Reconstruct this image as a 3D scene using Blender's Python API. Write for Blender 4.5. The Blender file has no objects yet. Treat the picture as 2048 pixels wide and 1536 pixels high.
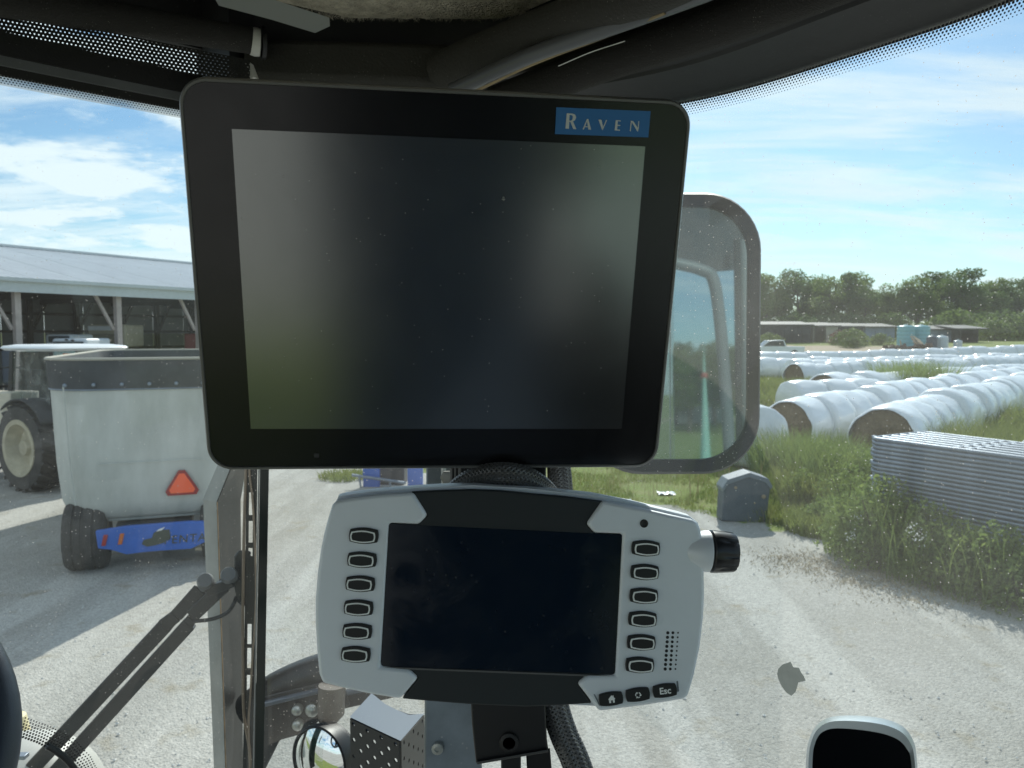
import bpy, math, random
import numpy as np
from mathutils import Vector, Matrix, noise
random.seed(7)
R = math.radians
S = bpy.context.scene
C = S.collection

# ------------------------------------------------------------------ camera, sky, sun, exposure
CAM_Z = 3.1
PITCH = 3.83
FPX = 1539.0
cam = bpy.data.cameras.new('camera')
cam.sensor_fit = 'HORIZONTAL'; cam.sensor_width = 34.6; cam.lens = 34.6 * FPX / 2048
cam.clip_start = 0.02; cam.clip_end = 3000
cam.dof.use_dof = True; cam.dof.focus_distance = 0.62; cam.dof.aperture_fstop = 20
camo = bpy.data.objects.new('camera', cam); C.objects.link(camo)
camo.location = (0, 0, CAM_Z); camo.rotation_euler = (R(90 - PITCH), 0, 0)
S.camera = camo

SUN_EL, SUN_AZ = 38.0, 14.0
W = bpy.data.worlds.new('World'); S.world = W; W.use_nodes = True
def world():
    nt = W.node_tree; n = nt.nodes; L = nt.links; n.clear()
    out = n.new('ShaderNodeOutputWorld'); bg = n.new('ShaderNodeBackground'); bg.inputs[1].default_value = 0.075
    sky = n.new('ShaderNodeTexSky'); sky.sky_type = 'NISHITA'; sky.sun_disc = False
    sky.sun_elevation = R(SUN_EL); sky.sun_rotation = R(SUN_AZ); sky.air_density = 1.0; sky.dust_density = 0.6; sky.ozone_density = 2.0
    tc = n.new('ShaderNodeTexCoord'); sep = n.new('ShaderNodeSeparateXYZ'); L.new(tc.outputs['Generated'], sep.inputs[0])
    def math_(op, a, b=None, c=None):
        m = n.new('ShaderNodeMath'); m.operation = op
        for i, v in enumerate((a, b, c)):
            if v is None: continue
            if isinstance(v, (int, float)): m.inputs[i].default_value = v
            else: L.new(v, m.inputs[i])
        return m.outputs[0]
    z = math_('MAXIMUM', sep.outputs[2], 0.0)
    zz = math_('ADD', z, 0.13)
    u = math_('DIVIDE', sep.outputs[0], zz); v = math_('DIVIDE', sep.outputs[1], zz)
    cb = n.new('ShaderNodeCombineXYZ'); L.new(u, cb.inputs[0]); L.new(v, cb.inputs[1])
    def noise_(scale, sx, sy, rot, detail, rough, dist=0.0, off=(0, 0, 0)):
        mp = n.new('ShaderNodeMapping'); mp.inputs['Scale'].default_value = (sx, sy, 1); mp.inputs['Rotation'].default_value = (0, 0, R(rot)); mp.inputs['Location'].default_value = off
        L.new(cb.outputs[0], mp.inputs[0])
        t = n.new('ShaderNodeTexNoise'); t.inputs['Scale'].default_value = scale; t.inputs['Detail'].default_value = detail
        t.inputs['Roughness'].default_value = rough; t.inputs['Distortion'].default_value = dist; L.new(mp.outputs[0], t.inputs[0]); return t.outputs[0]
    def ramp(x, a, b):
        m = n.new('ShaderNodeMapRange'); m.interpolation_type = 'SMOOTHSTEP'; m.inputs[1].default_value = a; m.inputs[2].default_value = b; L.new(x, m.inputs[0]); return m.outputs[0]
    cirrus = ramp(noise_(1.0, 0.55, 1.9, 12, 9, 0.62, 0.5, (3.1, 0.4, 0)), 0.41, 0.64)
    puff = ramp(noise_(1.6, 1.0, 1.0, 0, 10, 0.6, 0.25, (0.6, 2.2, 0)), 0.43, 0.56)
    side = ramp(math_('MULTIPLY', u, -1.0), 0.1, 0.9)          # cumulus towards the left, streaks elsewhere
    puff = math_('MULTIPLY', puff, side)
    fac = math_('MAXIMUM', math_('MULTIPLY', cirrus, 0.85), math_('MULTIPLY', puff, 0.95))
    hz = math_('POWER', math_('SUBTRACT', 1.0, z), 12.0)
    fac = math_('MAXIMUM', fac, math_('MULTIPLY', hz, 0.45))
    mix = n.new('ShaderNodeMix'); mix.data_type = 'RGBA'
    L.new(fac, mix.inputs['Factor']); 
    tint = n.new('ShaderNodeMix'); tint.data_type = 'RGBA'; tint.blend_type = 'MULTIPLY'; tint.inputs['Factor'].default_value = 1.0
    L.new(sky.outputs[0], tint.inputs['A']); tint.inputs['B'].default_value = (0.76, 1.0, 1.10, 1)
    L.new(tint.outputs['Result'], mix.inputs['A'])
    mix.inputs['B'].default_value = (8.4, 9.4, 10.0, 1)
    L.new(mix.outputs['Result'], bg.inputs[0]); L.new(bg.outputs[0], out.inputs[0])
world()
sl = bpy.data.lights.new('sun', 'SUN'); sl.energy = 3.4; sl.angle = R(0.5); sl.color = (1.0, 0.95, 0.87)
so = bpy.data.objects.new('sun', sl); C.objects.link(so)
sd = Vector((math.sin(R(SUN_AZ)) * math.cos(R(SUN_EL)), math.cos(R(SUN_AZ)) * math.cos(R(SUN_EL)), math.sin(R(SUN_EL))))
so.rotation_euler = sd.to_track_quat('Z', 'Y').to_euler(); so.location = (0, 0, 30)
S.view_settings.view_transform = 'Standard'; S.view_settings.look = 'None'; S.view_settings.exposure = 0.6
S.view_settings.gamma = 1.0; S.view_settings.use_curve_mapping = False
S.render.engine = 'CYCLES'
S.cycles.max_bounces = 8; S.cycles.transparent_max_bounces = 16

# ------------------------------------------------------------------ picture -> place conversions
cp, sp = math.cos(R(PITCH)), math.sin(R(PITCH))
def ray(px, py):
    a = (px - 1024) / FPX; b = (768 - py) / FPX
    return Vector((a, cp + b * sp, -sp + b * cp))
CAM = Vector((0, 0, CAM_Z))
def P(px, py, d): return CAM + ray(px, py) * d                 # point at camera depth d
def PY(px, py, Y): r = ray(px, py); return CAM + r * (Y / r.y)  # point at distance Y ahead
def PZ(px, py, z): r = ray(px, py); return CAM + r * ((z - CAM_Z) / r.z)

# ------------------------------------------------------------------ materials
MATS = {}
def mat(name, col, rough=0.6, metal=0.0, var=0.0, vscale=8.0, bump=0.0, bscale=40.0, spec=0.5, col2=None, dust=0.0, dscale=60.0, trans=0.0, coat=0.0, coord='Object', stretch=None):
    if name in MATS: return MATS[name]
    m = bpy.data.materials.new(name); m.use_nodes = True; nt = m.node_tree; n = nt.nodes; L = nt.links
    b = n['Principled BSDF']; b.inputs['Roughness'].default_value = rough; b.inputs['Metallic'].default_value = metal
    b.inputs['Specular IOR Level'].default_value = spec; b.inputs['Base Color'].default_value = (*col, 1)
    b.inputs['Coat Weight'].default_value = coat
    tc = n.new('ShaderNodeTexCoord'); src = tc.outputs[coord]
    if stretch:
        mp = n.new('ShaderNodeMapping'); mp.inputs['Scale'].default_value = stretch; L.new(src, mp.inputs[0]); src = mp.outputs[0]
    cur = None
    if var > 0 or col2:
        t = n.new('ShaderNodeTexNoise'); t.inputs['Scale'].default_value = vscale; t.inputs['Detail'].default_value = 6; t.inputs['Roughness'].default_value = .6; L.new(src, t.inputs[0])
        r_ = n.new('ShaderNodeMapRange'); r_.inputs[1].default_value = .3; r_.inputs[2].default_value = .7; L.new(t.outputs[0], r_.inputs[0])
        mx = n.new('ShaderNodeMix'); mx.data_type = 'RGBA'; L.new(r_.outputs[0], mx.inputs['Factor'])
        c2 = col2 if col2 else tuple(c * (1 + var) for c in col)
        c1 = col if col2 else tuple(c * (1 - var) for c in col)
        mx.inputs['A'].default_value = (*c1, 1); mx.inputs['B'].default_value = (*c2, 1); cur = mx.outputs['Result']
    if dust > 0:
        t = n.new('ShaderNodeTexNoise'); t.inputs['Scale'].default_value = dscale; t.inputs['Detail'].default_value = 3; L.new(src, t.inputs[0])
        t2 = n.new('ShaderNodeTexVoronoi'); t2.inputs['Scale'].default_value = dscale * 6; L.new(src, t2.inputs[0])
        a = n.new('ShaderNodeMapRange'); a.inputs[1].default_value = .16; a.inputs[2].default_value = .04; L.new(t2.outputs['Distance'], a.inputs[0])
        c = n.new('ShaderNodeMapRange'); c.inputs[1].default_value = .45; c.inputs[2].default_value = .65; L.new(t.outputs[0], c.inputs[0])
        k = n.new('ShaderNodeMath'); k.operation = 'MULTIPLY'; L.new(a.outputs[0], k.inputs[0]); L.new(c.outputs[0], k.inputs[1])
        k2 = n.new('ShaderNodeMath'); k2.operation = 'MULTIPLY'; L.new(k.outputs[0], k2.inputs[0]); k2.inputs[1].default_value = dust
        mx = n.new('ShaderNodeMix'); mx.data_type = 'RGBA'; L.new(k2.outputs[0], mx.inputs['Factor'])
        if cur: L.new(cur, mx.inputs['A'])
        else: mx.inputs['A'].default_value = (*col, 1)
        mx.inputs['B'].default_value = (.45, .43, .38, 1); cur = mx.outputs['Result']
    if cur: L.new(cur, b.inputs['Base Color'])
    if bump > 0:
        t = n.new('ShaderNodeTexNoise'); t.inputs['Scale'].default_value = bscale; t.inputs['Detail'].default_value = 4; L.new(src, t.inputs[0])
        bp = n.new('ShaderNodeBump'); bp.inputs['Strength'].default_value = bump; bp.inputs['Distance'].default_value = .02; L.new(t.outputs[0], bp.inputs['Height']); L.new(bp.outputs[0], b.inputs['Normal'])
    if trans > 0:
        tr = n.new('ShaderNodeBsdfTranslucent'); 
        if cur: L.new(cur, tr.inputs[0])
        else: tr.inputs[0].default_value = (*col, 1)
        ms = n.new('ShaderNodeMixShader'); ms.inputs[0].default_value = trans
        L.new(b.outputs[0], ms.inputs[1]); L.new(tr.outputs[0], ms.inputs[2]); L.new(ms.outputs[0], n['Material Output'].inputs[0])
    MATS[name] = m; return m

def glass_mat(name, tint, veil, speck, scale, gloss=1.0):
    m = bpy.data.materials.new(name); m.use_nodes = True; nt = m.node_tree; n = nt.nodes; L = nt.links; n.clear()
    out = n.new('ShaderNodeOutputMaterial'); tr = n.new('ShaderNodeBsdfTransparent'); tr.inputs[0].default_value = (*tint, 1)
    gl = n.new('ShaderNodeBsdfGlossy'); gl.inputs['Roughness'].default_value = .02
    fr = n.new('ShaderNodeFresnel'); fr.inputs[0].default_value = 1.45
    fm = n.new('ShaderNodeMath'); fm.operation = 'MULTIPLY'; fm.inputs[1].default_value = gloss; L.new(fr.outputs[0], fm.inputs[0])
    m1 = n.new('ShaderNodeMixShader'); L.new(fm.outputs[0], m1.inputs[0]); L.new(tr.outputs[0], m1.inputs[1]); L.new(gl.outputs[0], m1.inputs[2])
    df = n.new('ShaderNodeBsdfDiffuse'); df.inputs[0].default_value = (.8, .78, .72, 1)
    tl = n.new('ShaderNodeBsdfTranslucent'); tl.inputs[0].default_value = (.8, .78, .72, 1)
    ds = n.new('ShaderNodeMixShader'); ds.inputs[0].default_value = .5; L.new(df.outputs[0], ds.inputs[1]); L.new(tl.outputs[0], ds.inputs[2])
    tc = n.new('ShaderNodeTexCoord')
    t = n.new('ShaderNodeTexNoise'); t.inputs['Scale'].default_value = 5; t.inputs['Detail'].default_value = 5; L.new(tc.outputs['Object'], t.inputs[0])
    vr = n.new('ShaderNodeMapRange'); vr.inputs[1].default_value = .3; vr.inputs[2].default_value = .75; vr.inputs[3].default_value = veil * .4; vr.inputs[4].default_value = veil * 1.6; L.new(t.outputs[0], vr.inputs[0])
    vo = n.new('ShaderNodeTexVoronoi'); vo.inputs['Scale'].default_value = scale; L.new(tc.outputs['Object'], vo.inputs[0])
    hs = n.new('ShaderNodeSeparateColor'); L.new(vo.outputs['Color'], hs.inputs[0])
    rr = n.new('ShaderNodeMapRange'); rr.inputs[1].default_value = .3; rr.inputs[2].default_value = 1.0; rr.inputs[3].default_value = 0.0; rr.inputs[4].default_value = .17; L.new(hs.outputs[0], rr.inputs[0])
    lt = n.new('ShaderNodeMath'); lt.operation = 'LESS_THAN'; L.new(vo.outputs['Distance'], lt.inputs[0]); L.new(rr.outputs[0], lt.inputs[1])
    sk = n.new('ShaderNodeMath'); sk.operation = 'MULTIPLY'; sk.inputs[1].default_value = speck; L.new(lt.outputs[0], sk.inputs[0])
    ad = n.new('ShaderNodeMath'); ad.operation = 'ADD'; ad.use_clamp = True; L.new(vr.outputs[0], ad.inputs[0]); L.new(sk.outputs[0], ad.inputs[1])
    m2 = n.new('ShaderNodeMixShader'); L.new(ad.outputs[0], m2.inputs[0]); L.new(m1.outputs[0], m2.inputs[1]); L.new(ds.outputs[0], m2.inputs[2])
    L.new(m2.outputs[0], out.inputs[0]); MATS[name] = m; return m

def smudge(m, lo, hi, scale, spots=True):
    nt = m.node_tree; n = nt.nodes; L = nt.links; b = n['Principled BSDF']; tc = n.new('ShaderNodeTexCoord')
    t = n.new('ShaderNodeTexNoise'); t.inputs['Scale'].default_value = scale; t.inputs['Detail'].default_value = 8; t.inputs['Roughness'].default_value = .7; t.inputs['Distortion'].default_value = 1.2; L.new(tc.outputs['Object'], t.inputs[0])
    r_ = n.new('ShaderNodeMapRange'); r_.inputs[1].default_value = .35; r_.inputs[2].default_value = .7; r_.inputs[3].default_value = lo; r_.inputs[4].default_value = hi; L.new(t.outputs[0], r_.inputs[0]); L.new(r_.outputs[0], b.inputs['Roughness'])
    return m
# ------------------------------------------------------------------ mesh builder
class MB:
    def __init__(s): s.v = []; s.f = []
    def add(s, vs, fs):
        o = len(s.v); s.v += [tuple(x) for x in vs]; s.f += [tuple(i + o for i in f) for f in fs]; return s
    def box(s, c, size, M=None):
        hx, hy, hz = [d / 2 for d in size]; c = Vector(c)
        vs = [Vector((x, y, z)) for x in (-hx, hx) for y in (-hy, hy) for z in (-hz, hz)]
        vs = [(M @ v if M else v) + c for v in vs]
        return s.add(vs, [(0, 1, 3, 2), (4, 6, 7, 5), (0, 4, 5, 1), (2, 3, 7, 6), (0, 2, 6, 4), (1, 5, 7, 3)])
    def bar(s, a, b, w, h, up=(0, 0, 1)):
        a, b = Vector(a), Vector(b); d = (b - a).normalized(); x = d.cross(Vector(up)).normalized(); z = x.cross(d)
        vs = [p + x * (w / 2 * i) + z * (h / 2 * j) for p in (a, b) for i, j in ((-1, -1), (1, -1), (1, 1), (-1, 1))]
        return s.add(vs, [(0, 3, 2, 1), (4, 5, 6, 7), (0, 1, 5, 4), (1, 2, 6, 5), (2, 3, 7, 6), (3, 0, 4, 7)])
    def tube(s, pts, r, n=10, caps=True, closed=False):
        pts = [Vector(p) for p in pts]; m = len(pts); rs = r if isinstance(r, (list, tuple)) else [r] * m
        t0 = (pts[1] - pts[0]).normalized(); ref = Vector((0, 0, 1)) if abs(t0.z) < .9 else Vector((1, 0, 0))
        u = t0.cross(ref).normalized(); vs = []
        for i, p in enumerate(pts):
            if closed: t = pts[(i + 1) % m] - pts[i - 1]
            else: t = pts[min(i + 1, m - 1)] - pts[max(i - 1, 0)]
            t.normalize(); u = (u - t * u.dot(t)).normalized(); w = t.cross(u)
            vs += [p + (u * math.cos(2 * math.pi * k / n) + w * math.sin(2 * math.pi * k / n)) * rs[i] for k in range(n)]
        fs = []
        for i in range(m if closed else m - 1):
            j = (i + 1) % m
            fs += [(i * n + k, i * n + (k + 1) % n, j * n + (k + 1) % n, j * n + k) for k in range(n)]
        if caps and not closed: fs += [tuple(range(n - 1, -1, -1)), tuple((m - 1) * n + k for k in range(n))]
        return s.add(vs, fs)
    def prism(s, poly, z0, z1, fn=None):                       # poly in xy, extruded z0..z1 (fn maps to 3d)
        n = len(poly); ar = sum(poly[i][0] * poly[(i + 1) % n][1] - poly[(i + 1) % n][0] * poly[i][1] for i in range(n))
        if ar < 0: poly = poly[::-1]
        vs = [Vector((x, y, z)) for z in (z0, z1) for x, y in poly]
        if fn: vs = [fn(v) for v in vs]
        fs = [tuple(range(n - 1, -1, -1)), tuple(range(n, 2 * n))] + [(i, (i + 1) % n, n + (i + 1) % n, n + i) for i in range(n)]
        return s.add(vs, fs)
    def lathe(s, prof, n=24, M=None, caps=True):                          # prof [(r, z)] around z
        vs = [Vector((r * math.cos(2 * math.pi * k / n), r * math.sin(2 * math.pi * k / n), z)) for r, z in prof for k in range(n)]
        if M: vs = [M @ v for v in vs]
        m = len(prof); fs = [(i * n + k, i * n + (k + 1) % n, (i + 1) * n + (k + 1) % n, (i + 1) * n + k) for i in range(m - 1) for k in range(n)]
        if caps: fs += [tuple(range(n - 1, -1, -1)), tuple((m - 1) * n + k for k in range(n))]
        return s.add(vs, fs)
    def loft(s, rings, caps=True):
        n = len(rings[0]); vs = [p for r in rings for p in r]
        fs = [(i * n + k, i * n + (k + 1) % n, (i + 1) * n + (k + 1) % n, (i + 1) * n + k) for i in range(len(rings) - 1) for k in range(n)]
        if caps: fs += [tuple(range(n - 1, -1, -1)), tuple((len(rings) - 1) * n + k for k in range(n))]
        return s.add(vs, fs)
    def grid(s, rows, closed=False):
        n = len(rows[0]); vs = [p for r in rows for p in r]
        return s.add(vs, [(i * n + k, i * n + k + 1, (i + 1) * n + k + 1, (i + 1) * n + k) for i in range(len(rows) - 1) for k in range(n - 1)])
    def mesh(s, name, m, smooth=False, M=None, angle=None):
        me = bpy.data.meshes.new(name); vs = [M @ Vector(v) for v in s.v] if M else s.v
        me.from_pydata([tuple(v) for v in vs], [], s.f); me.update()
        if m: me.materials.append(m)
        if smooth:
            me.polygons.foreach_set('use_smooth', [True] * len(me.polygons))
            if angle: 
                try: me.set_sharp_from_angle(angle=R(angle))
                except Exception: pass
        return me
def wm(o):
    M = o.matrix_basis.copy()
    while o.parent: o = o.parent; M = o.matrix_basis @ M
    return M
def tag(o, label=None, cat=None, group=None, kind=None):
    for k, v in (('label', label), ('category', cat), ('group', group), ('kind', kind)):
        if v: o[k] = v
    return o
def empty(name, loc, label, cat, group=None, rz=0, M=None):
    o = bpy.data.objects.new(name, None); C.objects.link(o); o.empty_display_size = .1
    if M: o.matrix_basis = M
    else: o.location = loc; o.rotation_euler = (0, 0, rz)
    return tag(o, label, cat, group)
def part(mb, name, m, parent=None, smooth=False, world=True, bevel=0, kind=None, angle=40, seg=2, label=None):
    """world=True: the builder's vertices are world coordinates; they are moved into the parent's space"""
    if parent is not None and not isinstance(parent, bpy.types.Object): raise TypeError
    if not parent and world:                                    # a single-mesh thing: origin at its base centre
        xs = np.array([tuple(v) for v in mb.v]); c = Vector(((xs[:, 0].min() + xs[:, 0].max()) / 2, (xs[:, 1].min() + xs[:, 1].max()) / 2, xs[:, 2].min()))
        me = mb.mesh(name, m, smooth, Matrix.Translation(-c), angle); o = bpy.data.objects.new(name, me); o.location = c
    else:
        me = mb.mesh(name, m, smooth, wm(parent).inverted() if (parent and world) else None, angle); o = bpy.data.objects.new(name, me)
    C.objects.link(o)
    if parent: o.parent = parent
    if bevel:
        b = o.modifiers.new('bevel', 'BEVEL'); b.width = bevel; b.segments = seg; b.limit_method = 'ANGLE'; b.angle_limit = R(35)
        me.polygons.foreach_set('use_smooth', [True] * len(me.polygons))
        if not smooth: 
            try: me.set_sharp_from_angle(angle=R(30))
            except Exception: pass
            b.harden_normals = False
    if kind: o['kind'] = kind
    if label: o['label'] = label
    return o
def inst(me, name, parent, M=None):
    o = bpy.data.objects.new(name, me); C.objects.link(o); o.parent = parent
    if M: o.matrix_basis = M
    return o
def copy_tree(o, parent=None):
    c = o.copy(); C.objects.link(c)
    if parent: c.parent = parent
    for ch in list(o.children): copy_tree(ch, c)
    return c
def rrect(w, h, r, seg=6, cx=0, cy=0):
    pts = []
    for (sx, sy, a0) in ((1, 1, 0), (-1, 1, 90), (-1, -1, 180), (1, -1, 270)):
        for k in range(seg + 1):
            a = R(a0 + 90 * k / seg); pts.append((cx + sx * (w / 2 - r) + r * math.cos(a), cy + sy * (h / 2 - r) + r * math.sin(a)))
    return pts
def catmull(pts, n=8):
    pts = [Vector(p) for p in pts]; q = [pts[0] * 2 - pts[1]] + pts + [pts[-1] * 2 - pts[-2]]; out = []
    for i in range(1, len(q) - 2):
        for k in range(n):
            t = k / n; out.append(.5 * ((2 * q[i]) + (q[i + 1] - q[i - 1]) * t + (2 * q[i - 1] - 5 * q[i] + 4 * q[i + 1] - q[i + 2]) * t * t + (3 * q[i] - 3 * q[i + 1] + q[i + 2] - q[i - 1]) * t ** 3))
    return out + [pts[-1]]

M_BLK = mat('black plastic', (.012, .012, .013), .45, bump=.02, bscale=900)
M_BLKM = mat('matte black trim', (.02, .019, .018), .75, dust=.5, dscale=25, bump=.12, bscale=300)
M_STEELBLK = mat('black painted steel', (.02, .021, .023), .38, dust=.35, dscale=30, var=.2)

# ------------------------------------------------------------------ ground, road
def gz(x, y):
    d = math.hypot(x, y); t = min(max((d - 55) / 60, 0), 1); return 2.0 * t * t * (3 - 2 * t) if y > 0 else 0.0
EDGE = [PZ(*p, 0) for p in ((1130, 985), (1190, 1008), (1330, 1015), (1450, 1040), (1560, 1062), (1640, 1082), (1700, 1100), (1760, 1128), (1850, 1158), (1960, 1180), (2060, 1205))]
EDGE = [(-2.6, 17.2), (-1.2, 16.6), (0.2, 16.2)] + [(p.x, p.y) for p in EDGE] + [(8.2, 7.2), (12, 4), (20, 0), (24, -6)]
def edge_y(x):
    for a, b in zip(EDGE, EDGE[1:]):
        if a[0] <= x <= b[0]: return a[1] + (b[1] - a[1]) * (x - a[0]) / (b[0] - a[0])
    return 17.2 + (-2.6 - x) * .9 if x < -2.6 else -6.0
def in_grass(x, y): return x > -6 and y > edge_y(x)
def ground():
    m = bpy.data.materials.new('gravel yard'); m.use_nodes = True; nt = m.node_tree; n = nt.nodes; L = nt.links; b = n['Principled BSDF']
    b.inputs['Roughness'].default_value = .95; b.inputs['Specular IOR Level'].default_value = .2
    tc = n.new('ShaderNodeTexCoord')
    def nz(s, d=6, r=.6, st=None):
        t = n.new('ShaderNodeTexNoise'); t.inputs['Scale'].default_value = s; t.inputs['Detail'].default_value = d; t.inputs['Roughness'].default_value = r
        src = tc.outputs['Object']
        if st: mp = n.new('ShaderNodeMapping'); mp.inputs['Scale'].default_value = st[:3]; mp.inputs['Rotation'].default_value = (0, 0, R(st[3])); L.new(src, mp.inputs[0]); src = mp.outputs[0]
        L.new(src, t.inputs[0]); return t.outputs[0]
    def rg(x, a, b_, c=0., d=1.):
        q = n.new('ShaderNodeMapRange'); q.inputs[1].default_value = a; q.inputs[2].default_value = b_; q.inputs[3].default_value = c; q.inputs[4].default_value = d; L.new(x, q.inputs[0]); return q.outputs[0]
    def mx(f, a, b_, mode='MIX'):
        q = n.new('ShaderNodeMix'); q.data_type = 'RGBA'; q.blend_type = mode
        if isinstance(f, float): q.inputs['Factor'].default_value = f
        else: L.new(f, q.inputs['Factor'])
        for k, v in (('A', a), ('B', b_)):
            if isinstance(v, tuple): q.inputs[k].default_value = (*v, 1)
            else: L.new(v, q.inputs[k])
        return q.outputs['Result']
    base = mx(rg(nz(.35, 5), .35, .65), (.32, .31, .275), (.41, .40, .37))
    base = mx(rg(nz(1.1, 5, .6, (1, .16, 1, -14)), .50, .64), base, (.45, .44, .405))      # wheel-packed pale tracks
    base = mx(rg(nz(.9, 4, .55, (1, .07, 1, 24)), .52, .60), base, (.46, .45, .415))
    base = mx(rg(nz(2.2, 6), .58, .76), base, (.30, .265, .195))                              # damp brown patches
    vo = n.new('ShaderNodeTexVoronoi'); vo.inputs['Scale'].default_value = 48; L.new(tc.outputs['Object'], vo.inputs[0])
    sc = n.new('ShaderNodeSeparateColor'); L.new(vo.outputs['Color'], sc.inputs[0])
    base = mx(.55, base, mx(rg(sc.outputs[0], 0, 1), (.70, .70, .70), (1.22, 1.22, 1.22)), 'MULTIPLY')
    base = mx(.6, base, mx(rg(nz(70, 3), .3, .7), (.74, .74, .74), (1.22, 1.22, 1.22)), 'MULTIPLY')
    at = n.new('ShaderNodeAttribute'); at.attribute_name = 'soil'
    grass = mx(rg(nz(1.3, 6), .4, .62), (.15, .19, .05), (.25, .23, .11))
    grass = mx(rg(nz(9, 5), .3, .7), grass, (.19, .25, .06))
    ms = n.new('ShaderNodeMath'); ms.operation = 'ADD'; L.new(at.outputs['Fac'], ms.inputs[0]); L.new(rg(nz(1.6, 6), .3, .7, -.55, .30), ms.inputs[1])
    col = mx(rg(ms.outputs[0], .4, .6), base, grass)
    at2 = n.new('ShaderNodeAttribute'); at2.attribute_name = 'lane'
    col = mx(at2.outputs['Fac'], col, mx(rg(nz(.5, 6), .3, .7), (.36, .29, .21), (.44, .37, .28)))
    L.new(col, b.inputs['Base Color'])
    bp = n.new('ShaderNodeBump'); bp.inputs['Strength'].default_value = .6; bp.inputs['Distance'].default_value = .022
    ad = n.new('ShaderNodeMath'); ad.operation = 'ADD'; L.new(nz(28, 5), ad.inputs[0]); L.new(rg(vo.outputs['Distance'], 0, .6, .6, 0), ad.inputs[1])
    L.new(ad.outputs[0], bp.inputs['Height']); L.new(bp.outputs[0], b.inputs['Normal'])
    MATS['ground'] = m
    def axis(lo, hi, near, far):
        a = [0.0]; st = near
        while a[-1] < hi: a.append(a[-1] + max(near, abs(a[-1]) * far))
        bk = [0.0]
        while bk[-1] > lo: bk.append(bk[-1] - max(near, abs(bk[-1]) * far))
        return bk[::-1][:-1] + a
    xs = axis(-1500, 1500, .35, .035); ys = axis(-1500, 1500, .35, .035)
    vs = []; at = []; ln = []
    for y in ys:
        for x in xs:
            g = 1.0 if in_grass(x, y) else 0.0
            if (-6.0 < y < -2.0 and x < 1) or (y < -13 and x > .5): g = 1.0
            if x < -6 and y > 60: g = 1.0
            z = gz(x, y) + .03 * noise.noise((x * .3, y * .3, 0)) * (1 if abs(x) < 60 else 0)
            vs.append((x, y, z)); at.append(g)
            d = math.hypot(x, y); c = 86 + 6 * math.sin(x * .05)
            ln.append(1.0 if abs(d - c) < 5 + 2 * noise.noise((x * .1, 3, 0)) and x > 5 else 0.0)
    nx = len(xs); mb = MB(); mb.add(vs, [(j * nx + i, j * nx + i + 1, (j + 1) * nx + i + 1, (j + 1) * nx + i) for j in range(len(ys) - 1) for i in range(nx - 1)])
    me = mb.mesh('ground', m, True); o = bpy.data.objects.new('ground', me); C.objects.link(o)
    for nm, dat in (('soil', at), ('lane', ln)):
        a_ = me.attributes.new(nm, 'FLOAT', 'POINT'); a_.data.foreach_set('value', dat)
    tag(o, 'pale gravel yard running into rough grass and a dirt lane', kind='structure')
ground()

# fast scatter of small flat or solid pieces as one mesh
def scatter(name, quads, m, kind='stuff', parent=None, label=None, cat=None):
    v = np.concatenate([q for q in quads]).reshape(-1, 3); k = quads[0].shape[1]; nf = len(v) // k
    me = bpy.data.meshes.new(name); me.vertices.add(len(v)); me.vertices.foreach_set('co', v.astype(np.float32).ravel())
    me.loops.add(len(v)); me.loops.foreach_set('vertex_index', np.arange(len(v), dtype=np.int32))
    me.polygons.add(nf); me.polygons.foreach_set('loop_start', np.arange(0, len(v), k, dtype=np.int32)); me.polygons.foreach_set('loop_total', np.full(nf, k, dtype=np.int32))
    me.update(calc_edges=True); me.validate(); me.materials.append(m)
    o = bpy.data.objects.new(name, me); C.objects.link(o)
    if parent: o.parent = parent
    tag(o, label, cat, kind=kind); return o
rng = np.random.RandomState(4)
def blades(base, h, w, lean=.35, segs=2):
    """grass blades: tapered quads + tip; base (n,3); returns (n*2, 4, 3) quads"""
    n = len(base); a = rng.rand(n) * 2 * np.pi; hh = h * (.6 + .8 * rng.rand(n)); ww = w * (.7 + .6 * rng.rand(n))
    side = np.c_[np.cos(a), np.sin(a), np.zeros(n)] * ww[:, None]; b = rng.rand(n) * 2 * np.pi
    ld = np.c_[np.cos(b), np.sin(b), np.zeros(n)] * (lean * hh * (.3 + rng.rand(n)))[:, None]; up = np.c_[np.zeros(n), np.zeros(n), hh]
    p0, p1, p2 = base, base + up * .55 + ld * .35, base + up * .97 + ld
    q1 = np.stack([p0 - side / 2, p0 + side / 2, p1 + side * .4, p1 - side * .4], 1); q2 = np.stack([p1 - side * .4, p1 + side * .4, p2 + side * .04, p2 - side * .04], 1)
    return np.concatenate([q1, q2])
def leaves(c, s, flat=.0):
    n = len(c); d = rng.randn(n, 3); d /= np.linalg.norm(d, axis=1)[:, None]; e = np.cross(d, rng.randn(n, 3)); e /= np.linalg.norm(e, axis=1)[:, None]
    s = (s * (.6 + .8 * rng.rand(n)))[:, None]; e2 = np.cross(d, e)
    return np.stack([c - e * s, c + e2 * s * .45, c + e * s, c - e2 * s * .45], 1)

M_GRASS = mat('grass blades', (.15, .21, .045), .6, col2=(.27, .29, .09), vscale=1.5, trans=.45, spec=.25)
M_WEED = mat('weed leaves', (.12, .19, .06), .6, col2=(.26, .32, .09), vscale=3, trans=.5, spec=.25)
M_DRY = mat('dry stalks', (.32, .26, .13), .8, var=.3, trans=.2)
M_LEAF = mat('tree leaves', (.07, .115, .04), .55, col2=(.15, .21, .06), vscale=.5, trans=.45, spec=.3)
M_LEAFL = mat('pale tree leaves', (.10, .155, .045), .55, col2=(.21, .27, .075), vscale=.6, trans=.5, spec=.3)
M_BARK = mat('bark', (.10, .08, .06), .9, var=.3)

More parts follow.
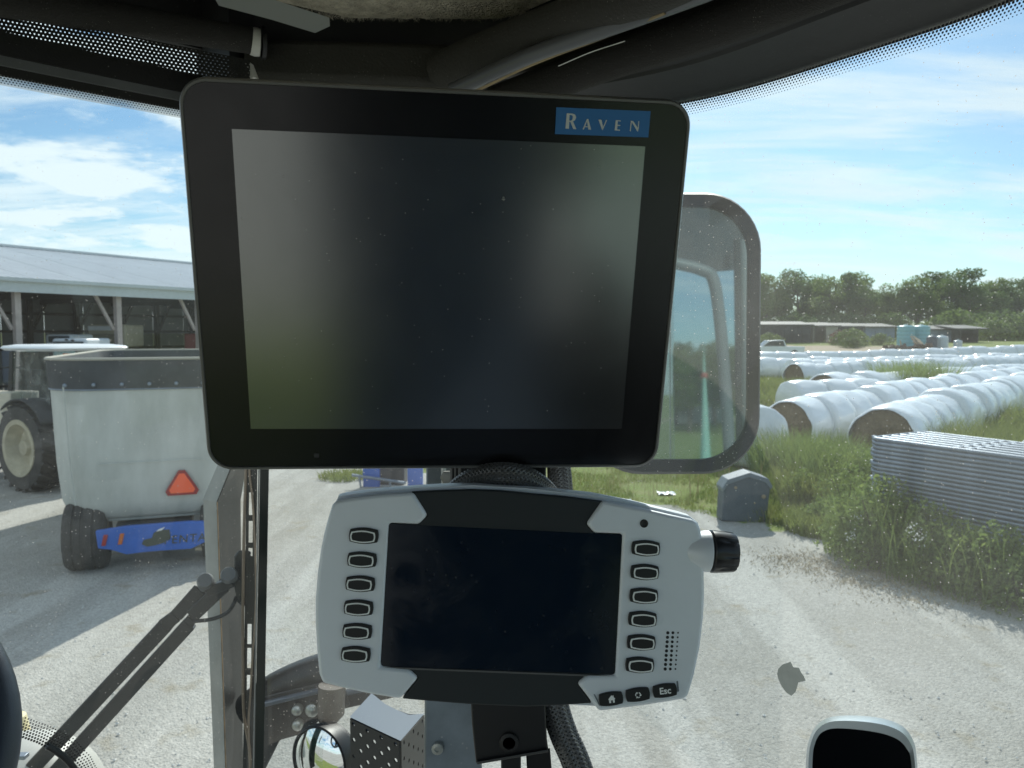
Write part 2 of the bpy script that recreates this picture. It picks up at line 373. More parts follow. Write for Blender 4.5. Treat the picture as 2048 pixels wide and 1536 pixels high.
# ================================================================== FAR: trees, huts, tanks
def make_tree(kind, seed):
    rs = random.Random(seed); root = empty('tree', (0, 0, 0), 'tree', 'tree')
    Ht = 11.0; t = MB(); t.tube([(0, 0, -.3), (.1, .05, 2), (.0, .2, 4.5), (.2, .1, 7.5)], [.24, .2, .15, .06], 8)
    cl = []
    for k in range(11):
        a = rs.random() * 6.28; z0 = 2.0 + rs.random() * 4.5; L = 1.6 + rs.random() * 2.6; e = Vector((math.cos(a) * L, math.sin(a) * L, z0 + 1.2 + rs.random() * 2.2))
        t.tube([(0.05, .1, z0), (e.x * .5, e.y * .5, (z0 + e.z) / 2 + .1), tuple(e)], [.09, .06, .03], 6); cl.append((e, 1.1 + rs.random() * .8))
    for k in range(16):
        a = rs.random() * 6.28; q = rs.random() ** .6 * 2.8; z = 3.0 + rs.random() * 7.2; sc = 1 - max(0, (z - 7.5) / 5.0)
        cl.append((Vector((math.cos(a) * q * sc, math.sin(a) * q * sc, z)), .8 + rs.random() * .8))
    part(t, 'trunk', M_BARK, root, world=False, smooth=True)
    pts = []
    for c, r in cl:
        n = int(300 * r * r * .42); d = rng.randn(n, 3); d /= np.linalg.norm(d, axis=1)[:, None]; q = r * (.45 + .6 * rng.rand(n, 1)); pts.append(np.array(c) + d * q * np.array([1, 1, .75]))
    pts = np.concatenate(pts); scatter('crown', [leaves(pts, .20)], M_LEAF if kind == 0 else M_LEAFL, None, root)
    return root
protos = [make_tree(k % 2, 10 + k) for k in range(4)]
TR = [(1470, 12.5, 0), (1500, 10.8, 1), (1534, 10.2, 1), (1565, 8.6, 2), (1596, 12.6, 0), (1630, 10.4, 1), (1664, 11.2, 3), (1700, 10.9, 2), (1732, 10.3, 1), (1766, 9.6, 3), (1800, 9.4, 0), (1834, 10.3, 1), (1870, 11.6, 2), (1902, 10.6, 0), (1935, 11.4, 2), (1968, 9.2, 3), (2000, 10.2, 1), (2038, 11.0, 0), (2080, 11.5, 2), (2120, 10, 3)]
used = [False] * 4
lab = ['tall dark tree of the far treeline right beside the wing mirror', 'pale airy tree with sky gaps next to the mirror edge', 'tree behind the dark hut at the left end of the treeline']
for i, (px, h, k) in enumerate(TR):
    Y = 128 + random.uniform(-6, 6)
    p = PY(px, 650, Y); o = copy_tree(protos[k]) if used[k] else protos[k]; used[k] = True
    o.location = (p.x, p.y, gz(p.x, p.y) - .2); s = h / 10.6; o.scale = (s * random.uniform(.9, 1.15), s * random.uniform(.9, 1.15), s); o.rotation_euler = (0, 0, random.uniform(0, 6.28))
    o['group'] = 'trees of the far treeline'
    o['label'] = ['leafy tree hidden mostly behind the wing mirror, far left of treeline', 'airy tree of the treeline touching the wing mirror frame', 'pale airy tree just right of the wing mirror with sky gaps', 'low tree between the two airy trees near the wing mirror', 'tallest tree of the left treeline with an open rounded top', 'tree right of the tallest one, above the dark hut', 'bushy tree above the cream hut wall', 'broad tree right of the cream hut wall', 'tree above the red flowering shrub', 'tree left of the teal tanks where the treeline dips', 'low tree at the dip of the treeline, left of the teal tanks', 'tree rising directly above the two teal tanks', 'tall airy tree right of the teal tanks', 'dense tree above the white topped tanks', 'tall tree with a ragged top right of the white tanks', 'lower tree in the gap right of the ragged tall tree', 'dark tree near the right end of the treeline', 'dense tree at the right edge of the picture', 'tree just past the right picture edge', 'smaller tree past the right picture edge'][i]
# undergrowth masses at the foot of the treeline (individual bushes)
def make_bush(name, r, h, n, leaf, m, seed=0, stems=True):
    root = empty(name, (0, 0, 0), 'bush', 'bush'); q = rng.rand(n); a = rng.rand(n) * 6.283
    ns = 26; sa = rng.rand(ns) * 6.283; pick = rng.randint(0, ns, n); a = np.where(rng.rand(n) < .6, sa[pick] + rng.randn(n) * .16, a); z = rng.rand(n) ** .8 * (.72 + .42 * ((pick * 37 % 11) / 10)); rad = r * np.sqrt(q) * np.sqrt(np.clip(1.05 - (z / 1.1) ** 2, 0.02, 1)); lump = 1 + .25 * np.sin(a * 3 + seed) + .15 * np.sin(a * 7 + z * 9)
    pts = np.c_[np.cos(a) * rad * lump, np.sin(a) * rad * lump, z * h]
    scatter('foliage', [leaves(pts, leaf)], m, None, root)
    if stems:
        t = MB()
        for k in range(7): b = k * .9 + seed; t.tube([(0, 0, 0), (math.cos(b) * r * .3, math.sin(b) * r * .3, h * .4), (math.cos(b) * r * .6, math.sin(b) * r * .6, h * .85)], [.012 * h + .005, .008 * h + .004, .003], 5)
        part(t, 'stem', M_BARK, root, world=False)
    return root
bp = make_bush('bush', 2.2, 2.6, 1600, .17, M_LEAFL, 1); bp2 = make_bush('bush', 2.6, 3.2, 1900, .19, M_LEAF, 2)
BU = [(1545, 640, 118, 1.0, 1), (1590, 640, 118, 1.2, 1), (1640, 640, 119, 1.1, 1), (1690, 640, 118, 1.2, 1), (1740, 640, 119, 1.3, 0), (1785, 640, 118, 1.2, 1), (1880, 640, 110, 1.1, 0), (1915, 640, 108, 1.5, 0), (1955, 640, 112, 1.2, 1), (1985, 650, 100, 1.0, 0), (2010, 650, 104, 1.2, 1), (2045, 650, 100, 1.3, 0), (1538, 670, 92, .55, 0), (1705, 680, 90, .7, 0), (1760, 680, 90, .5, 0), (1700, 690, 86, .4, 1)]
BL = ['left end', 'between first trees', 'above dark hut', 'above cream wall', 'above red shrub', 'left of teal tanks', 'right of teal tanks', 'above open shelter', 'right of shelter roof', 'right grassy bank', 'far right behind bank', 'right picture edge', 'beside mirror at lane', 'round yellow green beside red shrub', 'in front of blue hut', 'at lane edge']
ub = [0, 0]
for i, (px, py, Y, s, k) in enumerate(BU):
    src = (bp, bp2)[k]; o = copy_tree(src) if ub[k] else src; ub[k] = 1
    p = PY(px, py, Y); o.location = (p.x, p.y, gz(p.x, p.y) - .1); o.scale = (s * 1.3, s * 1.3, s); o.rotation_euler = (0, 0, i)
    tag(o, 'green bush at the foot of the treeline, ' + BL[i], 'bush', 'bushes below the treeline')
rb = make_bush('flowering_shrub', 1.5, 1.6, 500, .12, mat('red blossom', (.30, .07, .06), .7, col2=(.12, .10, .04), vscale=3), 3)
p = PY(1678, 680, 92); rb.location = (p.x, p.y, gz(p.x, p.y)); tag(rb, 'dull red flowering shrub in front of the far huts', 'shrub')

M_DARKW = mat('dark weathered boards', (.055, .055, .055), .9, var=.4, vscale=1.5)
M_CREAMW = mat('cream boards', (.42, .38, .31), .85, var=.15, vscale=1)
M_BLUEW = mat('blue grey sheet', (.22, .26, .33), .7, var=.12, vscale=1)
M_ROOFT = mat('old tin roof', (.06, .06, .058), .7, var=.3, vscale=1)
def hut(x0, x1, ytop, Y, wallm, label, cat='hut', depth=4.0, openings=(), board=1.1, over=.25, roofm=None):
    a, b = PY(x0, ytop, Y), PY(x1, ytop, Y); zb = min(gz(a.x, a.y), gz(b.x, b.y)) - .2; zt = a.z; wdt = b.x - a.x
    root = empty('hut', ((a.x + b.x) / 2, Y + depth / 2, zb), label, cat)
    n = max(1, int(wdt / board)); bw = wdt / n; me = None
    for k in range(n):
        u = (k + .5) / n
        if any(o0 < u < o1 for o0, o1 in openings): continue
        mb = MB().box((a.x + (k + .5) * bw, Y, (zb + zt) / 2), (bw - .04, .05 + .03 * (k % 2), zt - zb)); o = part(mb, 'wall_panel', wallm, root)
    mb = MB(); mb.box((a.x + .05, Y + depth / 2, (zb + zt) / 2), (.1, depth - .1, zt - zb)); part(mb, 'side_wall', wallm, root)
    mb = MB(); mb.box((b.x - .05, Y + depth / 2, (zb + zt) / 2), (.1, depth - .1, zt - zb)); part(mb, 'side_wall', wallm, root)
    mb = MB(); mb.box(((a.x + b.x) / 2, Y + depth, (zb + zt) / 2), (wdt - .3, .1, zt - zb)); part(mb, 'rear_wall', wallm, root)
    rf = MB(); rf.add([(a.x - over, Y - .5, zt + .02), (b.x + over, Y - .5, zt + .02), (b.x + over, Y + depth + .3, zt + .45), (a.x - over, Y + depth + .3, zt + .45), (a.x - over, Y - .5, zt + .14), (b.x + over, Y - .5, zt + .14), (b.x + over, Y + depth + .3, zt + .57), (a.x - over, Y + depth + .3, zt + .57)],
                      [(0, 3, 2, 1), (4, 5, 6, 7), (0, 1, 5, 4), (1, 2, 6, 5), (2, 3, 7, 6), (3, 0, 4, 7)]); part(rf, 'roof', roofm or M_ROOFT, root)
    return root
hut(1515, 1622, 651, 97, M_DARKW, 'long low dark hut at left, right of the wing mirror')
hut(1628, 1676, 653, 98, M_CREAMW, 'low hut with cream boarded front and a dark doorway', openings=((.2, .42),))
hut(1682, 1725, 654, 98.5, M_DARKW, 'dark low hut behind the red shrub')
hut(1731, 1790, 655, 98, M_BLUEW, 'low hut with blue grey sheet front left of teal tanks')
hut(1858, 1918, 660, 94, M_BLUEW, 'blue grey fronted hut behind the white topped tanks')
sh = hut(1922, 1958, 659, 92, M_DARKW, 'open dark shelter with thin overhanging roof right of the tanks', openings=((.3, .95),), over=.9)

M_TEAL = mat('teal plastic tank', (.16, .38, .42), .35, var=.06, spec=.5)
def tank(px0, px1, ytop, Y, m, label, dome=.25):
    a, b = PY(px0, ytop, Y), PY(px1, ytop, Y); r = (b.x - a.x) / 2; zb = gz(a.x, a.y); h = a.z - zb
    root = empty('water_tank', ((a.x + b.x) / 2, Y, zb), label, 'tank'); prof = [(r * .97, 0), (r, .05)]
    for k in range(1, 6): z = .05 + (h - dome - .1) * k / 5; prof += [(r, z - .06), (r * .975, z - .03), (r, z)]
    prof += [(r * .99, h - dome * .8), (r * .86, h - dome * .45), (r * .5, h - dome * .15), (r * .22, h - .03)]
    part(MB().lathe(prof, 28), 'body', m, root, smooth=True, world=False, angle=50)
    part(MB().lathe([(r * .2, h - .04), (r * .22, h + .05), (r * .18, h + .09)], 16), 'lid', mat('tank lid', (.5, .56, .55), .4), root, smooth=True, world=False)
tank(1796, 1828, 650, 84, M_TEAL, 'left one of the two tall teal water tanks')
tank(1827, 1859, 650, 84.5, M_TEAL, 'right one of the two tall teal water tanks')
M_PALET = mat('pale tank plastic', (.45, .52, .55), .3, var=.05); M_DKT = mat('dark blue tank plastic', (.05, .07, .10), .4)
tank(1854, 1874, 671, 80, M_DKT, 'small dark blue tank with domed top beside the pallets')
tank(1872, 1896, 671, 80.5, M_PALET, 'small pale tank with shiny dome right of the dark one')
tank(1908, 1924, 680, 79, M_PALET, 'little pale tank in front of the open shelter', .15)
# pallets
M_PAL = mat('pallet wood', (.42, .34, .24), .9, var=.25, vscale=2)
def pallet(loc, rot, label):
    root = empty('pallet', (0, 0, 0), label, 'pallet', 'pallets by the tanks', M=Matrix.Translation(loc) @ rot)
    me = MB().box((0, 0, 0), (.11, 1.1, .025)).mesh('slat', M_PAL)
    for k in range(7): inst(me, 'slat', root, Matrix.Translation((-.55 + k * .18, 0, .11)))
    mr = MB().box((0, 0, 0), (1.2, .09, .09)).mesh('runner', M_PAL)
    for k in range(3): inst(mr, 'runner', root, Matrix.Translation((0, -.5 + k * .5, .05)))
p = PY(1840, 683, 78)
for i, (dx, dz, t, l) in enumerate([(-.6, .0, 5, 'pallet lying flat at the bottom of the pile'), (-.5, .2, -6, 'second pallet of the pile, slightly askew'), (-.2, .9, 38, 'pallet tipped steeply on top of the pile'), (.3, 1.0, 24, 'uppermost pallet leaning against the teal tanks'), (-1.3, .35, 60, 'pallet standing on edge at the left of the pile')]):
    pallet((p.x + dx, 78 + .3 * i, gz(p.x, 78) + dz), Matrix.Rotation(R(t), 4, 'Y') @ Matrix.Rotation(R(8 * i), 4, 'Z') @ Matrix.Rotation(R(30 if i > 1 else 0), 4, 'X'), l)
jb = MB(); q = PY(1795, 690, 77)
for k in range(60): jb.box((q.x + random.uniform(-1.0, 3.2), 77 + random.uniform(-.8, .8), gz(q.x, 77) + random.uniform(0, .8)), (random.uniform(.1, .6), random.uniform(.1, .5), random.uniform(.05, .4)), Matrix.Rotation(random.random() * 3, 3, random.choice('XYZ')))
tag(part(jb, 'scrap_pile', mat('rusty scrap', (.12, .08, .065), .85, var=.6, vscale=2)), 'low heap of brown rusty scrap in front of the teal tanks', 'scrap heap', kind='stuff')
# white pickup by the lane
def pickup(loc, rz, sc, label):
    root = empty('pickup_truck', loc, label, 'truck', rz=rz); root.scale = (sc,) * 3
    WP = mat('white vehicle paint', (.72, .74, .75), .3, coat=.4); GL = mat('dark vehicle glass', (.03, .04, .05), .08); TY = mat('tyre rubber', (.03, .03, .03), .85, dust=.6)
    b = MB(); b.prism([(-2.6, .45), (2.4, .45), (2.6, .7), (2.55, 1.0), (1.35, 1.12), (.75, 1.68), (-.7, 1.72), (-.95, 1.12), (-2.65, 1.1)], -.9, .9, lambda v: Vector((v.x, v.z, v.y))); part(b, 'body', WP, root, world=False, bevel=.06)
    g = MB(); g.prism([(.6, 1.62), (1.2, 1.14), (-.8, 1.14), (-.62, 1.66)], -.91, .91, lambda v: Vector((v.x, v.z, v.y))); part(g, 'side_window', GL, root, world=False)
    w = MB(); w.add([(1.33, -.75, 1.16), (1.33, .75, 1.16), (.80, .7, 1.66), (.80, -.7, 1.66)], [(0, 1, 2, 3)]); part(w, 'windscreen', GL, root, world=False)
    me = MB().lathe([(.2, -.12), (.36, -.12), (.4, -.06), (.4, .06), (.36, .12), (.2, .12)], 20, Matrix.Rotation(R(90), 4, 'X')).mesh('wheel', TY, True, angle=40)
    for x in (-1.7, 1.6):
        for y in (-.82, .82): inst(me, 'wheel', root, Matrix.Translation((x, y, .4)))
p = PY(1548, 698, 74); pickup((p.x, 74, gz(p.x, 74)), R(175), 1.0, 'white pickup truck parked by the lane beside the wing mirror')

# ================================================================== bales
M_WRAP = mat('white stretch film', (.66, .70, .72), .26, col2=(.80, .83, .86), vscale=2.2, bump=.9, bscale=6, spec=.7, stretch=(.35, 1, 1))
M_HAY = mat('brown silage', (.10, .072, .04), .95, col2=(.20, .15, .09), vscale=14, bump=.8, bscale=30)
def bale_mesh(seed, end=False):
    n = 40; rings = []; L = 1.36; prof = [(-.5, .70), (-.47, .745), (-.3, .765), (-.1, .772), (.1, .772), (.3, .765), (.47, .745), (.5, .70)]
    for t, r in prof:
        ring = []
        for k in range(n):
            a = 2 * math.pi * k / n; rr = r + .045 * noise.noise((math.cos(a) * 1.6 + seed * 9, math.sin(a) * 1.6, t * 3)) + .008 * math.sin(a * 11 + seed + t * 4); z = math.sin(a) * rr
            z = max(z, -.70) if z < 0 else z * .985
            ring.append(Vector((t * L, math.cos(a) * rr, z + .72)))
        rings.append(ring)
    mb = MB(); mb.loft(rings, caps=not end); return mb.mesh('wrap', M_WRAP, True, angle=60)
def hay_mesh():
    mb = MB(); rows = []
    for r in (0.001, .12, .25, .38, .5, .6, .68):
        rows.append([Vector((-.60 + .05 * (r > .6) + random.uniform(-.015, .015), math.cos(2 * math.pi * k / 30) * r, max(.04, .72 + math.sin(2 * math.pi * k / 30) * r))) for k in range(31)])
    for r_ in rows: r_[-1] = r_[0]
    mb.grid(rows); return mb.mesh('hay_face', M_HAY, False)
BM = [bale_mesh(s) for s in range(4)]; BE = bale_mesh(9, True); HF = hay_mesh()
ORD = ['first', 'second', 'third', 'fourth', 'fifth', 'sixth', 'seventh', 'eighth', 'ninth', 'tenth', 'eleventh', 'twelfth', 'thirteenth', 'fourteenth', 'fifteenth', 'sixteenth', 'seventeenth', 'eighteenth', 'nineteenth', 'twentieth', 'twenty-first', 'twenty-second']
def bale_row(x, y, dx, dy, n, rowname, ended=True, curve=0.0, near=True):
    a = math.atan2(dy, dx)
    for k in range(n):
        end = ended and k == 0
        o = bpy.data.objects.new('wrapped_bale', None); C.objects.link(o); c = Vector((x, y, gz(x, y))) + Vector((math.cos(a), math.sin(a), 0)) * .66
        o.location = c + Vector((random.uniform(-.05, .05), random.uniform(-.05, .05), 0)); o.rotation_euler = (0, 0, a + random.uniform(-.045, .045)); s = random.uniform(.93, 1.05); o.scale = (1, s * random.uniform(.97, 1.04), s)
        inst(BE if end else random.choice(BM), 'wrap', o)
        if end: inst(HF, 'hay_face', o)
        if near: l = ('open ended bale showing brown silage at the start of ' + rowname) if end else ORD[k] + ' white wrapped bale along ' + rowname
        else: l = 'white wrapped bale somewhere along ' + rowname
        tag(o, l, 'bale', rowname.replace('the ', 'bales of the ', 1) if rowname.startswith('the ') else rowname)
        x += math.cos(a) * 1.32; y += math.sin(a) * 1.32; a += curve
bale_row(8.27, 17.1, .66, .75, 18, 'the nearest tube behind the gates')
bale_row(7.0, 19.4, .70, .71, 20, 'the second tube from the gates')
bale_row(9.9, 27.4, .93, .36, 3, 'the short group', False)
bale_row(12.0, 29.5, .80, .60, 15, 'the third tube in mid distance')
bale_row(15.2, 41.5, .87, .49, 18, 'the fourth tube behind the tall weeds', near=False)
bale_row(13.5, 50.0, .97, .23, 22, 'the fifth tube close to the lane', False, near=False)
bale_row(14.0, 59.0, .985, .17, 22, 'the farthest tube along the lane', False, near=False)
bale_row(16.5, 45.5, .93, .37, 20, 'the low middle tube between fourth and fifth', False, near=False)
bale_row(5.70, 17.3, -.45, .89, 1, 'the gap beside the wing mirror', False)
C.objects[-1]['label'] = 'single white bale half hidden behind the wing mirror'; C.objects[-1]['group'] = 'loose white bales'
for o in list(C.objects)[-3:]:
    if o.name.startswith('wrapped_bale'): o['label'] = 'single white bale half hidden behind the wing mirror'; o['group'] = 'loose white bales'; o['category'] = 'bale'
    elif 'label' in o: del o['label']
bale_row(9.0, 12.6, .9, .43, 2, 'the pair behind the gate stack at the right edge', False)

# ================================================================== grass, weeds
def gscatter(name, n, region, h, w, m, label, lean=.4, cond=None):
    x0, x1, y0, y1 = region; pts = []
    X = rng.uniform(x0, x1, n * 3); Y = rng.uniform(y0, y1, n * 3)
    for x, y in zip(X, Y):
        if len(pts) >= n: break
        if in_grass(x, y - .15 + .5 * noise.noise((x, y, 0))) and (cond is None or cond(x, y)): pts.append((x, y, gz(x, y) - .02))
    o = scatter(name, [blades(np.array(pts), h, w, lean)], m, 'stuff', None, label)
    return o
gscatter('verge_grass', 42000, (-2, 9, 8, 24), .10, .012, M_GRASS, 'short yellow green grass on the verge beside the gravel', .6, lambda x, y: noise.noise((x * .9, y * .9, 5)) > -.05 + .25 * (y < 13))
gscatter('meadow_grass', 60000, (3, 45, 17.5, 70), .34, .035, M_GRASS, 'rough green grass between the rows of bales', .5, lambda x, y: noise.noise((x * .25, y * .25, 9)) > -.1)
gscatter('seed_grass', 5000, (3, 40, 14, 60), .6, .014, M_DRY, 'pale dry seed stalks among the green grass', .3, lambda x, y: noise.noise((x * .3, y * .3, 2)) > .05)
def tall(cx, cy, r, n, h, w, m, label, name='grass_clump', droop=.5):
    a = rng.rand(n) * 6.28; q = r * np.sqrt(rng.rand(n)); pts = np.c_[cx + np.cos(a) * q, cy + np.sin(a) * q, np.full(n, gz(cx, cy) - .03)]
    o = scatter(name, [blades(pts, h, w, droop)], m, None, None); tag(o, label, 'grass'); return o
for i, (px, py, Y, r, n, h, l) in enumerate([(1605, 900, 15.8, 1.0, 3500, .85, 'soft green weeds in front of the brown end of the second tube'), (1680, 930, 14.6, 1.0, 3600, .8, 'tall feathery weeds left of the gate stack'),
        (1640, 960, 13.8, .9, 2600, .55, 'low bright weeds between the grey block and gates'), (1825, 735, 33, 1.5, 2600, 1.5, 'big dark green tussock among the far bales'), (1930, 770, 24, 2.0, 3000, .7, 'bright grass strip between the two nearest tubes'),
        (1990, 830, 17.3, 1.6, 3500, .9, 'tall lit grass at the right behind the gate stack'), (1560, 745, 36, 2.0, 2500, .8, 'grass with pale heads beside the wing mirror'), (1700, 735, 38, 2.5, 2600, .7, 'pale flowering grass left of the tussock'),
        (1600, 760, 30, 1.8, 2200, .7, 'dry tinged grass in front of the short bale group'), (1745, 870, 15.9, .6, 1500, .5, 'grass at the foot of the nearest brown bale end'), (1560, 1000, 12.9, .7, 2200, .22, 'short bright grass right of the grey block'), (1650, 1050, 11.9, .6, 2200, .25, 'bright grass tuft at the verge corner')]):
    p = PY(px, py, Y); tall(p.x, Y, r, n, h, .018 if Y < 20 else .04, M_WEED if i in (0, 1, 3) else M_GRASS, l)
def weed(px, Y, r, h, n, label, leaf=.035):
    o = make_bush('weed_bush', r, h, n, leaf, M_WEED, px); p = PY(px, 900, Y); o.location = (p.x, Y, 0); o.rotation_euler = (0, 0, px); tag(o, label, 'bush', 'leafy weeds in front of the gates'); return o
weed(1770, 10.35, .62, 1.05, 2600, 'leafy weed bush at the left corner of the gate stack')
weed(1715, 10.6, .42, .8, 1500, 'feathery weed with white flowers left of the gates')
weed(1850, 9.75, .55, .85, 2200, 'dense leafy weed in front of the middle of the gate stack')
weed(1925, 9.25, .5, .72, 1900, 'leafy weed right of the dense one, before the gates')
weed(2000, 8.9, .5, .8, 1900, 'leafy weed before the gates near the picture edge')
weed(2060, 8.5, .5, .6, 1500, 'leafy weed before the gates at the picture edge')
weed(1815, 9.75, .35, .4, 900, 'low pale weed at the gravel edge before the gates')
for i, (px, Y, r, h, l) in enumerate([(1660, 12.2, .40, .42, 'low leafy weed near the verge corner'), (1610, 13.6, .5, .6, 'leafy weed behind the orange tinged patch'), (1700, 12.6, .5, .85, 'broad leafy weed left of the gate stack'), (1590, 15.2, .6, .75, 'leafy weed in front of the second tube of bales'), (1655, 14.6, .6, .95, 'tall leafy weed between the two brown bale ends'), (1725, 13.6, .5, 1.0, 'tall leafy weed touching the gate stack corner'), (1745, 10.0, .35, .5, 'small leafy weed at the gravel edge left of the gates'), (1890, 9.4, .42, .5, 'small leafy weed at the gravel edge before the gates'), (1960, 9.0, .42, .55, 'round leafy weed low before the gates'), (1790, 10.2, .4, .8, 'upright leafy weed against the gate stack')]):
    weed(px, Y, r, h, 1500, l, .03)
rp_ = make_bush('weed_bush', .35, .22, 500, .03, mat('orange tinged weed', (.30, .14, .05), .7, col2=(.25, .22, .07), vscale=4, trans=.4), 5); p = PZ(1600, 985, 0); rp_.location = (p.x, p.y, 0); tag(rp_, 'low orange brown dying weed patch right of the grey block', 'bush')
M_WH = mat('white petals', (.8, .8, .76), .7, trans=.3)
for i, (px, py, Y, l) in enumerate([(1713, 1030, 10.3, 'sprig of small white flowers left of the gate stack'), (1705, 1072, 10.0, 'fluffy white flower head above the gravel edge'), (1820, 1060, 9.3, 'white flower sprig in the weeds before the gates'), (1842, 1070, 9.1, 'lower white flower sprig in the weeds before the gates')]):
    c = PY(px, py, Y); root = empty('wild_flower', (c.x, Y, 0), l, 'flower', 'white wild flowers'); part(MB().tube([(c.x, Y, 0), (c.x + .02, Y, c.z * .6), (c.x, Y, c.z)], .004, 5), 'stem', M_WEED, root)
    pts = np.array([(0, 0, c.z)]) + rng.randn(26, 3) * np.array([.035, .035, .05]); scatter('blossom', [leaves(pts, .016)], M_WH, None, root)
for i, (px, Y, r, n, h, l) in enumerate([(1760, 10.3, .5, 260, .95, 'tall thin stems rising among the weeds at the gate corner'), (1860, 9.6, .6, 220, .8, 'thin upright stems among the weeds before the gates'), (1980, 8.9, .6, 220, .75, 'thin upright stems before the gates near the picture edge'), (1700, 10.7, .35, 220, .75, 'feathery stems left of the gate stack')]):
    tall(PY(px, 900, Y).x, Y, r, n, h, .010, M_WEED, l, droop=.35)
n = 2600; pc = [PZ(1660, 1130, 0), PZ(1720, 1150, 0), PZ(1760, 1165, 0), PZ(1590, 1120, 0), PZ(1850, 1200, 0)]
k_ = rng.randint(0, 5, n); ctr = np.array([(p.x, p.y, 0) for p in pc])[k_]; pts = ctr + np.c_[rng.randn(n) * .38, rng.randn(n) * .28, np.full(n, .0)]
scatter('dead_weeds', [blades(pts, .035, .010, 2.4)], mat('dead brown weeds', (.26, .20, .13), .9, col2=(.38, .33, .22), vscale=5), 'stuff', None, 'flattened dead brown weeds along the gravel edge')
gscatter('verge_stalks', 2200, (-1, 9, 9, 18), .30, .006, M_DRY, 'thin dry stalks standing in the verge grass', .3)
# scattered stones
n = 5500; th = rng.uniform(-.62, .75, n); dd = 4.2 + 15 * rng.rand(n) ** 1.3; X, Y = dd * np.sin(th), dd * np.cos(th)
keep = np.array([not in_grass(x, y) for x, y in zip(X, Y)]); X, Y = X[keep], Y[keep]; s = (.005 + .013 * rng.rand(len(X)) ** 3.0)
c = np.c_[X, Y, s * .3]; oc = np.array([(1, 0, 0), (0, 1, 0), (-1, 0, 0), (0, -1, 0), (0, 0, .7), (0, 0, -.7)])
a = rng.rand(len(X)) * 6.28; V = []
for j in range(6):
    o_ = oc[j]; jit = .7 + .6 * rng.rand(len(X)); V.append(c + np.c_[(o_[0] * np.cos(a) - o_[1] * np.sin(a)) * s * jit, (o_[0] * np.sin(a) + o_[1] * np.cos(a)) * s * jit, o_[2] * s * jit])
q = [np.stack([V[i], V[(i + 1) % 4], V[4]], 1) for i in range(4)]
scatter('gravel_stones', q, mat('limestone chips', (.56, .55, .52), .9, var=.35, vscale=20), 'stuff', None, 'loose limestone chips strewn over the yard')

# ================================================================== gate stack
M_GALV = mat('galvanised steel', (.24, .28, .33), .45, .6, var=.25, vscale=4)
def gates():
    o0 = PY(1744, 880, 11.0); dirL = Vector((.50, -.866, 0)); dirW = Vector((.866, .50, 0)); N = 27; pitch = .0588
    Mx = Matrix(((dirL.x, dirW.x, 0, o0.x), (dirL.y, dirW.y, 0, 11.0), (0, 0, 1, 0), (0, 0, 0, 1)))
    L, Wd, r = 4.4, 1.25, .025
    r = .028
    loop = [(x, y, 0) for x, y in rrect(L, Wd, .10, 5, L / 2, Wd / 2)]
    fr = MB().tube(loop, r, 8, closed=True).mesh('frame', M_GALV, True)
    rail = MB().tube([(.03, 0, 0), (L - .03, 0, 0)], .027, 8, caps=False).mesh('rail', M_GALV, True)
    st = MB().box((0, Wd / 2, .0), (.05, Wd - .04, .052)).mesh('upright', M_GALV)
    pv = MB().lathe([(.032, -.03), (.034, 0), (.032, .03)], 10).mesh('hinge_lug', M_GALV, True)
    for k in range(N):
        z = .05 + k * pitch; t = N - 1 - k
        root = bpy.data.objects.new('steel_gate', None); C.objects.link(root); root.matrix_basis = Mx @ Matrix.Translation((random.uniform(-.03, .03), random.uniform(-.012, .012), z)) @ Matrix.Rotation(random.uniform(-.002, .002), 4, 'Z')
        l = 'topmost galvanised gate of the flat stack' if t == 0 else (('bottom galvanised gate of the flat stack') if k == 0 else (ORD[t] if t < len(ORD) else 'twenty-%s' % ORD[t - 20]) + ' galvanised gate counted down from the stack top')
        tag(root, l, 'gate', 'galvanised gates in the flat stack'); inst(fr, 'frame', root)
        for j in range(5): inst(rail, 'rail', root, Matrix.Translation((0, Wd * (j + 1) / 6, 0)))
        for x in (1.18, 1.34, 2.9): inst(st, 'upright', root, Matrix.Translation((x, 0, 0)))
        for y in (.0,): inst(pv, 'hinge_lug', root, Matrix.Translation((-.03, .1, 0)))
gates()
# grey moulded block
def block():
    M_ = mat('dark grey moulded plastic', (.10, .115, .13), .55, var=.15, dust=.3); Y = 12.45
    root = empty('moulded_block', PY(1492, 1045, Y), 'dark grey moulded block with a ridged top and small holes on the verge', 'block')
    poly = [(1443, 1042), (1533, 1047), (1538, 1000), (1541, 975), (1532, 962), (1498, 951), (1456, 965), (1447, 982)]
    f = lambda v: Vector((v.x, v.z, v.y)); pl = [(PY(a, b, Y).x, PY(a, b, Y).z) for a, b in poly]
    part(MB().prism(pl, Y, Y + .34, f), 'body', M_, root, bevel=.02)
    cap = [(PY(a, b, Y).x, PY(a, b, Y).z) for a, b in [(1446, 984), (1444, 976), (1455, 959), (1499, 945), (1536, 957), (1545, 973), (1541, 979), (1531, 965), (1498, 954), (1457, 968)]]
    part(MB().prism(cap, Y - .02, Y + .36, f), 'ridge_cap', mat('lighter grey plastic', (.17, .195, .22), .5, var=.1), root, bevel=.008)  # cap in a lighter grey than the body
    for a, b, w in ((1471, 975, .05), (1527, 993, .07), (1509, 1006, .03)):
        c = PY(a, b, Y); part(MB().lathe([(w * .5, -.02), (w * .5, .01), (w * .3, .016)], 10, Matrix.Translation((c.x, Y - .012, c.z)) @ Matrix.Rotation(R(90), 4, 'X')), 'rusty_plug', mat('tan plug', (.34, .27, .18), .8), root)
block()
